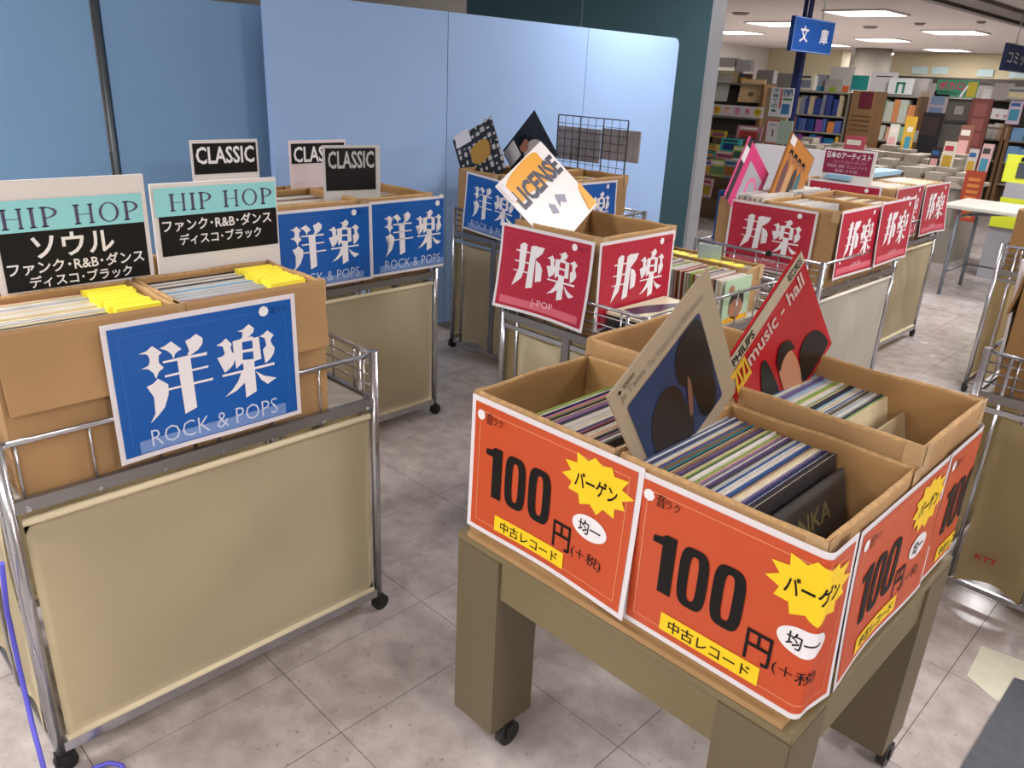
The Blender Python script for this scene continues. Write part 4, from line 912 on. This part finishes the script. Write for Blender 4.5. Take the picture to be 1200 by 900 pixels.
# magazine rack at the left
YA = 9.0
xl, xr, zt = bookcase('magazine shelf beside the teal wall, with a strip of coloured round letters', 822, 899, 80, [.35, .62, .88, 1.10], YA, ztop=1.5)
A = at(824, 121, Y=YA - .02); D = at(893, 139, Y=YA - .02)
wS = D.x - A.x
lay = []
for i, (ch, c, rc) in enumerate(zip('家計簿発売中', ['#c23a6a', '#d85a2a', '#d4653c', '#b8457a', '#c23a5a', '#a8481c'], ['#f0c4cf', '#f2d23c', '#f3d8cf', '#eab4cf', '#efd2da', '#d8d43c'])):
    cx_ = wS * (.085 + .165 * i); lay.append(('round_spot', Pg(ring_pts(cx_, .062, .05, .05, 16)), flat(rc), 0)); lay.append(('character', T(ch, cx_ - .035, .027, cx_ + .035, .097, .02), flat(c), 1))
sheet('shelf_strip', 'white shelf strip with six coloured round characters', 'sign', wS, .125, M_PAPER, lay, (A.x, YA - .008, A.z - .125), 0, thick=.005)
def standee(label, p0, p1, Y, c, cat='book', name='magazine', tilt=.12, th=.012, art=None, rz=0, base=None):
    A, D = at(*p0, Y=Y), at(*p1, Y=Y); w = abs(D.x - A.x)
    if base is not None: D.z = base
    h = abs(A.z - D.z)
    lay = art(w, h) if art else [('cover_print', R4(w * .12, h * .15, w * .85, h * .62), flat(random.Random(label).choice(BC)), 0), ('cover_title', R4(w * .1, h * .74, w * .8, h * .88), flat(random.Random(label + 'x').choice(['#c23a4a', '#2f5f9a', '#3a3a3a', '#e2ddd2'])), 0)]
    return sheet(name, label, cat, w, h, flat(c), lay, (min(A.x, D.x), Y, min(A.z, D.z)), rz, thick=th, tilt=-tilt)
nm = lambda t: t
plain = lambda w, h: []
standee('white magazine leaning on the top of the magazine shelf', (835, 94), (851, 119), YA + .1, '#e9e6e2', art=plain)
standee('pale orange calendar book leaning large on the magazine shelf', (868, 92), (892, 121), YA + .08, '#ecc996', art=lambda w, h: [('small_picture', Pg(ring_pts(w * .5, h * .35, w * .12, h * .1, 12)), flat('#8a7358'), 0)])
for i, (p0, p1, c) in enumerate([((833, 67), (862, 79), '#d6d2ca'), ((862, 70), (878, 84), '#c7c2c4'), ((832, 82), (864, 98), '#d8c79a'), ((866, 86), (876, 98), '#6a3c1e'), ((888, 82), (905, 98), '#8c8a88'), ((884, 98), (897, 119), '#b8b6ba')]):
    standee('%s on top of the magazine shelf, %s' % (['white pile', 'pale box', 'cream box with a print', 'small brown and yellow pack', 'grey clear box', 'grey folder'][i], ['at the very top left', 'under the dark red corner', 'below the white pile', 'behind the orange calendar', 'near the wooden side', 'right of the orange calendar'][i]), p0, p1, YA + .2, c, tilt=0, th=.1, name='boxed_goods', cat='box', art=plain if i in (0, 1, 4, 5) else None)
mg = [((833, 152), (850, 167), '#cfae3a', 'mustard'), ((866, 154), (888, 170), '#7cb89a', 'mint'), ((864, 146), (892, 156), '#b87f90', 'dusty pink'), ((845, 161), (867, 176), '#3fb0b8', 'turquoise'), ((820, 167), (842, 180), '#d6cf6a', 'pale yellow'), ((820, 176), (838, 188), '#4fa8a4', 'teal'),
      ((838, 176), (860, 190), '#d89f94', 'salmon and white'), ((859, 170), (874, 184), '#a8bf58', 'lime'), ((818, 186), (832, 215), '#c98fae', 'lilac pink'), ((831, 186), (849, 210), '#c4cc72', 'yellow-green'), ((848, 186), (868, 200), '#a9b3c4', 'pale violet'), ((822, 208), (832, 232), '#d8b3b8', 'faded rose')]
rows = [(YA - .10, (0, 1, 2)), (YA - .24, (3, 4)), (YA - .38, (5, 6, 7)), (YA - .52, (8, 9, 10)), (YA - .66, (11,))]
xa, xb = at(816, 200, Y=YA - .4).x, at(874, 200, Y=YA - .4).x
stp = empty('magazine_stand', ((xa + xb) / 2, YA - .60, 0), 'stepped magazine stand with coloured magazines beside the teal wall', 'stand')
M_STAND = mat('stand_brown', '#6f5a44', .6)
for Yr, ids in rows:
    zb = sum(at(*mg[k][1], Y=Yr).z for k in ids) / len(ids)
    put('stand_step', B(-(xb - xa) / 2, (xb - xa) / 2, Yr - .02 - (YA - .60), Yr + .095 - (YA - .60), 0, zb, mats=(M_STAND,), name='stand_step'), stp)
    for k in ids:
        p0, p1, c, n_ = mg[k]; standee(n_ + ' magazine on the stepped stand beside the teal wall', p0, p1, Yr, c, tilt=.15, base=zb + .001)
# banners on the wooden side
a_, b_ = at(900, 102, Y=YA), at(928, 102, Y=YA)
tag(put('end_board', B(a_.x, b_.x, YA, YA + .03, 0, a_.z - .01, mats=(mat('pale_wood', '#a08a6c', .6),), name='end_board')), 'pale board carrying posters at the end of the magazine shelf', 'board')
standee('white poster with vertical blue and green characters on the bookcase end', (905, 102), (926, 138), YA - .006, '#dcdde4', name='poster', cat='poster', tilt=0, th=.004,
        art=lambda w, h: [('vertical_letters', join(*[T(ch, w * .08, h * (.82 - .17 * i), w * .36, h * (.95 - .17 * i), .02) for i, ch in enumerate('子育ての本')]), flat('#2c6a66'), 0), ('blue_title', T('図鑑', w * .55, h * .70, w * .95, h * .95, .03), flat('#2f5f9a'), 0), ('green_bar', R4(w * .55, h * .58, w * .95, h * .64), flat('#3c8a4a'), 0), ('small_picture', R4(w * .55, h * .1, w * .9, h * .45), flat('#3f7fae'), 0), ('red_bar', R4(w * .42, h * .3, w * .5, h * .95), flat('#c2504a'), 0)])
standee('white notice with a red frame below the blue-lettered poster', (899, 140), (914, 169), YA - .006, '#c9504a', name='poster', cat='poster', tilt=0, th=.004, art=lambda w, h: [('notice_face', R4(w * .06, h * .04, w * .92, h * .94), M_PAPER, 0), ('lettering', join(T('雑誌', w * .2, h * .75, w * .7, h * .85), R4(w * .4, h * .3, w * .5, h * .6)), flat('#6a6a70'), 1)])
standee('pale green pamphlet beside the red framed notice', (914, 141), (925, 170), YA - .0135, '#a9c0ae', name='pamphlet', cat='pamphlet', tilt=0, art=plain)
# blue book shelf
YB = 10.6
xl, xr, zt = bookcase('bookcase full of blue books below the hanging sign', 918, 999, 106, [.30, .50, .72, .93, 1.14], YB, side=M_SHELF, ztop=at(960, 107, Y=YB).z)
bl = ['#2f5f9a', '#1f3f7a', '#1e6f96', '#3f8fa8', '#c8a030', '#cf7f3f', '#4f5f9a', '#8a4a8a', '#b9a98a']
lv = [.30, .50, .72, .93, 1.14, zt]
for k in range(2, 5): shelf_books(xl, xr, YB + .02, lv[k] + .02, (lv[k + 1] - lv[k]) * .82, bl if k < 4 else ['#8d7f9a', '#b98aa0', '#2f3f7a', '#b9a98a', '#7d7f92'], 'on the %s shelf of the blue bookcase' % SHN[k], 'books of the blue bookcase, shelf %d' % (k + 1), 200 + k, wmin=.045)
top = [((935, 86), (952, 106), '#d4cdb4'), ((946, 89), (955, 106), '#ece8e2'), ((953, 88), (968, 107), '#8e8f98'), ((968, 92), (985, 109), '#9c9890'), ((974, 78), (994, 108), '#b5b0aa'), ((1000, 88), (1013, 106), '#1f7f7c')]
tn = ['cream box with an arrow', 'bright white card', 'grey folder with a teal base', 'pale pack with a green patch', 'tall grey box with orange foot', 'dark teal round tin']
for i, (p0, p1, c) in enumerate(top): standee(tn[i] + ' on top of the blue bookcase', p0, p1, YB + .06 + .03 * (i % 3), c, name='boxed_goods', cat='box', tilt=0, th=.08, art=[None, plain, lambda w, h: [('teal_base', R4(0, 0, w, h * .3), flat('#2f7f96'), 0)], lambda w, h: [('green_patch', R4(w * .3, 0, w * .7, h * .4), flat('#7f9a2f'), 0)], lambda w, h: [('orange_foot', R4(w * .5, 0, w, h * .25), flat('#c2602a'), 0)], plain][i])
# wooden end
A = at(1000, 106, Y=YB - .05); D = at(1028, 106, Y=YB - .05)
e = empty('shelf_end', ((A.x + D.x) / 2, YB - .05, 0), 'brown wooden bookcase end with a dark red plate', 'bookcase end'); w_ = (D.x - A.x) / 2
put('end_panel', B(-w_, w_, 0, .35, 0, A.z, mats=(M_WOOD,), name='end_panel'), e)
put('red_plate', B(-w_ * .25, w_ * .8, -.012, 0, A.z - .20, A.z - .01, mats=(flat('#5a1826'),), name='red_plate'), e)
for k in range(4): put('louvre', B(-w_ * .7, w_ * .9, -.008, 0, A.z - .30 - .055 * k, A.z - .29 - .055 * k, mats=(flat('#5f4630'),), name='louvre'), e)
# pale books bookcase
YC_ = 11.2
xl, xr, zt = bookcase('bookcase of pale green and orange books right of the wooden end', 1030, 1080, 112, [.35, .62, .87, 1.10], YC_, side=M_WOOD)
pc = ['#d8a58a', '#9fc4a8', '#dfd6bb', '#d98f5c', '#c4ccbe', '#cf5a4a']
lv = [.35, .62, .87, 1.10, zt]
for k in range(2, 4): shelf_books(xl, xr, YC_ + .02, lv[k] + .02, (lv[k + 1] - lv[k]) * .8, pc, 'on the %s shelf of the pale bookcase' % SHN[k + 1], 'books of the pale bookcase, shelf %d' % (k + 1), 300 + k, wmin=.05)
standee('white board with a rod behind the teal tin', (1022, 84), (1049, 106), YC_ + .1, '#dcdada', base=zt + .001, name='board', cat='board', tilt=0, art=lambda w, h: [('rod', R4(w * .2, h * .78, w * .8, h * .83), M_INK, 0)])
standee('white card with a green doorway shape on the pale bookcase', (1043, 91), (1068, 111), YC_ - .02, '#e4e6e4', name='board', cat='board', tilt=0, th=.02, art=lambda w, h: [('green_shape', join(R4(w * .32, h * .05, w * .42, h * .72), R4(w * .58, h * .05, w * .68, h * .72), R4(w * .32, h * .62, w * .68, h * .75)), flat('#2f8a74'), 0)])
standee('yellow spined book leaning at the foot of the pale bookcase', (1062, 136), (1069, 165), YC_ - .4, '#e0b23c', tilt=.02, art=plain, base=0)
# posters and dark displays
YD = 11.6
standee('stack of colourful leaflets beside the dark display', (1080, 106), (1092, 127), YD, '#b8a08a', name='leaflet_rack', cat='leaflets', tilt=0, th=.1, base=0)
standee('vertical row of small posters left of the dark display', (1090, 106), (1107, 134), YD - .1, '#a89a9c', name='poster', cat='poster', tilt=0, th=.04, base=0, art=lambda w, h: [('small_posters', join(*[R4(w * .15, h * (.62 + .09 * k), w * .85, h * (.69 + .09 * k)) for k in range(4)]), flat('#6a7f9a'), 0)])
standee('dark framed poster leaning on the book counter', (1079, 131), (1101, 155), YD - .2, '#1d1c22', name='framed_poster', cat='poster', th=.03, base=0, tilt=.02, art=lambda w, h: [('poster_print', R4(w * .12, h * .78, w * .85, h * .96), flat('#3a2c2a'), 0)])
A = at(1104, 115, Y=YD); D = at(1138, 145, Y=YD); e = empty('display_case', ((A.x + D.x) / 2, YD, 0), 'dark grey display case below the green banner', 'display case'); w_ = (D.x - A.x) / 2
put('case_body', B(-w_, w_, 0, .4, 0, A.z, mats=(flat('#5d5750'),), name='case_body'), e); put('case_frame', B(-w_, -w_ + .03, -.02, 0, .6, A.z, mats=(M_ALU,), name='case_frame'), e)
put('case_shelf', B(-w_, w_, -.03, 0, D.z, D.z + .03, mats=(flat('#3d3a38'),), name='case_shelf'), e); put('picture', B(-w_ * .1, w_ * .4, -.012, 0, D.z + .1, D.z + .2, mats=(flat('#9c9590'),), name='picture'), e)
standee('green banner with red cartoon-like letters above the display case', (1099, 93), (1143, 115), YD - .1, '#3f8a68', name='banner', cat='banner', tilt=0, th=.01,
        art=lambda w, h: [('red_title', T('ボカロ', w * .06, h * .42, w * .68, h * .90, .03), flat('#c2305f'), 1), ('yellow_side', R4(w * .76, h * .05, w * .98, h * .92), flat('#b9a52f'), 0), ('white_stroke', Pg([(w * .6, h * .02), (w * .66, h * .02), (w * .78, h * .7), (w * .74, h * .72)]), M_WHITE, 2), ('small_line', R4(w * .05, h * .12, w * .55, h * .28), flat('#2c6a50'), 1)])
standee('brown poster pillar hung with dark red covers', (1140, 115), (1152, 165), YD - .15, '#6f3a33', name='poster', cat='poster', tilt=.0, th=.05, base=0, art=lambda w, h: [('covers', join(*[R4(w * .2, h * (.5 + .12 * k), w * .8, h * (.6 + .12 * k)) for k in range(4)]), flat('#8a4f4a'), 0)])
# white-cover bookcase
YF = 12.2
xl, xr, zt = bookcase('bookcase with three white covers facing out at right', 1146, 1188, 117, [.40, .68, .95, 1.10], YF, side=M_WOOD)
for i, (a_, b_) in enumerate(((1154, 1163), (1165, 1173), (1174, 1182))): standee('white book cover facing out, %s of three in the right bookcase' % ['left', 'middle', 'right'][i], (a_, 126 + i), (b_, 139 + i), YF - .02, '#ece8e8', name='book', art=lambda w, h: [('cover_print', R4(w * .3, h * .2, w * .7, h * .5), flat('#d9a9a2'), 0)])
lv = [.40, .68, .95]
for k in range(1, 3): shelf_books(xl, xr, YF + .02, lv[k] + .02, .2, ['#b9b0a8', '#c9a88a', '#a8b0b8', '#cfcbc4'], 'on the %s shelf of the white-cover bookcase' % SHN[k + 2], 'books of the white-cover bookcase, shelf %d' % (k + 1), 400 + k, wmin=.06)
for i, (p0, p1, c) in enumerate([((1141, 104), (1146, 114), '#eeeae8'), ((1153, 104), (1160, 117), '#f0ecea'), ((1166, 97), (1184, 118), '#a89c98'), ((1181, 103), (1203, 117), '#9fa39a')]):
    standee(['small white card', 'tilted white card', 'grey board', 'pale framed print'][i] + ' on top of the white-cover bookcase', p0, p1, YF - .05 * i, c, name='board', cat='board', tilt=.1, art=plain if i != 3 else None)
xl, xr, zt = bookcase('bookcase at the right edge of the picture, partly cut off', 1190, 1240, 118, [.40, .68, .95], YF, side=M_WOOD)
for k in range(1, 3): shelf_books(xl, xr, YF + .02, lv[k] + .02, .2, ['#3c6f6a', '#c9a88a', '#6f9ac0', '#cf8f7c'], 'on the %s shelf of the right-edge bookcase' % SHN[k + 2], 'books of the right-edge bookcase, shelf %d' % (k + 1), 500 + k, wmin=.07)
standee('vertical yellow and violet strip poster on the right bookcase side', (1185, 117), (1193, 146), YF - .08, '#c9b6c9', name='poster', cat='poster', tilt=0, th=.02)
# valance over the far shelves
YV = 27.0
A = at(1045, 74, Y=YV); D = at(1260, 90, Y=YV)
e = empty('wall_shelving', (A.x, YV, 0), 'long cream topped wall shelving across the back of the bookshop', 'shelving')
put('valance', B(0, D.x - A.x + 3, 0, .3, 1.98, CEIL - .01, mats=(mat('cream_valance', '#d3c6a4', .6),), name='valance'), e)
put('dark_strip', B(0, D.x - A.x + 3, -.05, .3, 1.86, 1.98, mats=(flat('#3b332e'),), name='dark_strip'), e)
put('shelf_body', B(0, D.x - A.x + 3, .1, .4, 0, 1.90, mats=(mat('shelf_grey', '#8f8a86', .7, noise=.2, nscale=3),), name='shelf_body'), e)
for i, (a_, y_) in enumerate(((1069, 78), (1093, 78), (1146, 81), (1184, 83))):
    q0 = at(a_, y_, Y=YV - .06); q1 = at(a_ + 17, y_ + 9, Y=YV - .06)
    standee('pale aqua notice sheet on the far cream valance, %s from left' % ['first', 'second', 'third', 'fourth'][i], (a_, y_), (a_ + 17, y_ + 9), YV - .06, '#bfd8da', name='notice', cat='notice', tilt=0, th=.01, art=plain)
# soffit, column, pole on the left of the bookshop
A = at(884, 52, Y=26); D = at(985, 78, Y=26)
put('soffit', B(A.x, D.x, 26, 26.6, 1.9, CEIL - .002, mats=(mat('cream_valance', '#d3c6a4', .6),), name='soffit'))['kind'] = 'structure'; bpy.data.objects['soffit'].name = 'trim_4'
put('soffit', B(D.x - 5.5, A.x + 6, 25.4, 25.7, 0, 1.9, mats=(mat('shelf_dim', '#575350', .7, noise=.25, nscale=3),), name='soffit')); bpy.data.objects['soffit'].name = 'trim_5'; bpy.data.objects['trim_5']['kind'] = 'structure'
q = at(1020, 80, Y=25)
bm = bmesh.new(); tube(bm, [(0, 0, 0), (0, 0, CEIL)], .5, 24); o = put('column', mesh('column', bm, mat('column_paint', '#857f76', .7)), None, (q.x, 25, 0)); o['kind'] = 'structure'; o.name = 'trim_6'
q = at(936, 80, Y=10.2); bm = bmesh.new(); box(bm, -.045, .045, -.045, .045, 0, CEIL - .002); o = put('pole', mesh('pole', bm, flat('#1c2a5c')), None, (q.x, 10.2, 0)); tag(o, 'dark navy square pole beside the blue hanging sign', 'pole')
# hanging signs
def hang(label, p0, p1, X, words, c):
    A, D = at(*p0, X=X), at(*p1, X=X); w = abs(D.y - A.y); h = .36
    o = sheet('hanging_sign', label, 'sign', w, h, flat(c), [('frame_line', frame_line(w, h, .004, .008), flat('#8fa6cc'), 0), ('lettering', words(w, h), M_WHITE, 1)], (X, A.y, A.z - h), math.pi / 2, thick=.05)
    for x in (w * .3, w * .7):
        bm = bmesh.new(); tube(bm, [(x, .025, h), (x, .025, CEIL - A.z + h)], .008, 6); put('hanger_rod', mesh('hanger_rod', bm, M_ALU), o)
hang('blue hanging sign with two white characters under the ceiling', (933, 18), (980, 24), -4.6, lambda w, h: join(T('文', w * .16, h * .28, w * .36, h * .76, .02), T('庫', w * .66, h * .28, w * .86, h * .76, .02)), '#144f9f')
hang('small dark blue hanging sign at the right edge', (1183, 50), (1214, 55), -3.6, lambda w, h: T('コミック', w * .06, h * .25, w * .94, h * .75, .02), '#22396e')
# ------------------------------------------------------------------ book counters
M_CT = mat('counter_grey', '#8b857b', .6)
def counter(label, x0, x1, y0, y1, z):
    e = empty('book_counter', ((x0 + x1) / 2, (y0 + y1) / 2, 0), label, 'counter'); a_, b_ = (x1 - x0) / 2, (y1 - y0) / 2
    put('counter_body', B(-a_ + .04, a_ - .04, -b_ + .04, b_ - .04, 0, z - .03, mats=(M_CT,), name='counter_body'), e)
    put('counter_top', B(-a_, a_, -b_, b_, z - .03, z, mats=(flat('#a39a8c'),), name='counter_top'), e)
counter('grey counter spread with piled books in the middle of the bookshop', -4.6, -2.19, 8.05, 8.75, .72)
counter('raised counter behind, piled with books', -4.5, -2.6, 8.95, 9.55, .80)
def bookpile(x, y, z, n, w, d, cols, label, group, seed, rz=0, pn=1):
    r_ = random.Random(seed)
    for k in range(n):
        h = .028; key = ('pile', w, d, cols[k % len(cols)])
        if key not in _bk:
            bm = bmesh.new(); box(bm, -w / 2, w / 2, -d / 2, d / 2, 0, .003, 0); box(bm, -w / 2, w / 2, -d / 2, d / 2, h - .003, h, 0); box(bm, -w / 2 + .003, w / 2 - .003, -d / 2 + .003, d / 2 - .003, .003, h - .003, 1)
            _bk[key] = mesh('book', bm, flat(cols[k % len(cols)]), flat('#a89f92', .8))
        o = put('book', _bk[key], None, (x + r_.uniform(-.006, .006), y, z + k * .0283)); o.rotation_euler = (0, 0, rz + r_.uniform(-.05, .05)); tag(o, '%s from below in the %s pile from the left, %s' % (ORD[k + 1], ORD[min(pn, 19)], label), 'book', group)
i = 0
for r_i, (yy, zz, n, xa, xb, lb) in enumerate(((8.20, .72, 3, -4.45, -2.30, 'front row of the book counter'), (8.48, .72, 4, -4.45, -2.35, 'second row of the book counter'), (9.1, .80, 3, -4.42, -2.7, 'front row of the raised counter'), (9.36, .80, 4, -4.42, -2.7, 'back row of the raised counter'))):
    x = xa; pn = 0
    while x < xb:
        i += 1; pn += 1; bookpile(x + .08, yy, zz, n - (i % 3 == 0) + (i % 5 == 0), .15, .2, [['#a39a8e', '#94897e', '#aea699', '#857c76'][(i + k) % 4] for k in range(3)], lb, 'piled paperbacks, ' + lb, i, pn=pn); x += .185
for i, (p0, p1, c, n_, Y) in enumerate([((1063, 143), (1068, 163), '#d0a83a', 'yellow', 9.44), ((1043, 145), (1050, 163), '#d8d4c8', 'ivory', 9.46), ((1092, 172), (1101, 183), '#2a2024', 'dark portrait', 8.62), ((1107, 165), (1117, 186), '#e8e0c8', 'bright cream', 8.63), ((1136, 174), (1144, 187), '#cfc9c4', 'grey-white', 8.64), ((1126, 146), (1138, 160), '#8a5a4a', 'russet', 9.45), ((990, 158), (1010, 181), '#b85060', 'red and white', 8.25), ((1152, 168), (1161, 182), '#d8b0b0', 'pale red lettered', 8.62)]):
    standee(n_ + ' book or card standing up among the piled books', p0, p1, Y, c, tilt=.1, name='book', base=(0 if Y < 7 else (.72 if Y < 8.92 else .80)))
standee('orange-red narrow banner leaning on the counter front', (1133, 199), (1148, 234), 8.035, '#a33f24', name='banner', cat='banner', tilt=0, th=.01, base=.42, art=lambda w, h: [('pattern', join(*[R4(w * .2, h * (.08 + .12 * k), w * .8, h * (.14 + .12 * k)) for k in range(7)]), flat('#c9803c'), 0)])
# white counter boards behind the right row
A = at(885, 168, Y=6.3); D = at(962, 215, Y=6.3)
e = empty('white_counter', (A.x, 6.3, 0), 'low white board counter behind the pink and orange records', 'counter')
x2 = at(1045, 182, Y=6.3).x
put('board', B(0, D.x - A.x, 0, .03, 0, A.z, mats=(mat('offwhite_board', '#c2c0c4', .6),), name='board'), e); put('board', B(D.x - A.x + .01, x2 - A.x - .15, 0, .03, 0, A.z, mats=(MATS['offwhite_board'],), name='board'), e)
# yellow display stand
YS = 7.75
e = empty('display_stand', (at(1185, 245, Y=YS).x, YS, 0), 'yellow-green display stand with grey shelves at the right edge', 'stand')
ox = e.location.x; a0 = at(1165, 240, Y=YS); a1 = at(1230, 180, Y=YS)
bm = bmesh.new(); zt = at(1183, 181, Y=YS).z
w0 = a0.x - ox
for z_, hgt, c, xs0 in ((.45, .10, 0, 0), (.55, .10, 1, .02), (.65, .05, 0, .035), (.70, .12, 1, .045)):
    box(bm, w0 + xs0, w0 + .75, 0, .35, z_, z_ + hgt, c)
box(bm, w0, w0 + .75, .02, .36, 0, .45, 1)
put('stand_tiers', mesh('stand_tiers', bm, flat('#c9d22f'), flat('#9a9aa0')), e)
bm = bmesh.new(); h_ = zt - .82; box(bm, w0 - .01, w0 + .69, .06, .08, .82, zt, 0); box(bm, w0 + .09, w0 + .56, .05, .06, .82 + h_ * .18, .82 + h_ * .72, 1)
put('header_board', mesh('header_board', bm, flat('#d4dc3a'), flat('#3d444c')), e)
put('lettering', art_mesh('lettering', T('MAX', w0 + .10, .82 + h_ * .79, w0 + .43, .82 + h_ * .93, .02), M_INK, -.045, None, None), e)
put('pink_flower', art_mesh('pink_flower', Pg(ring_pts(w0 + .40, .82 + h_ * .36, .06, .05, 5)), flat('#d850a8'), -.042, None, None), e)
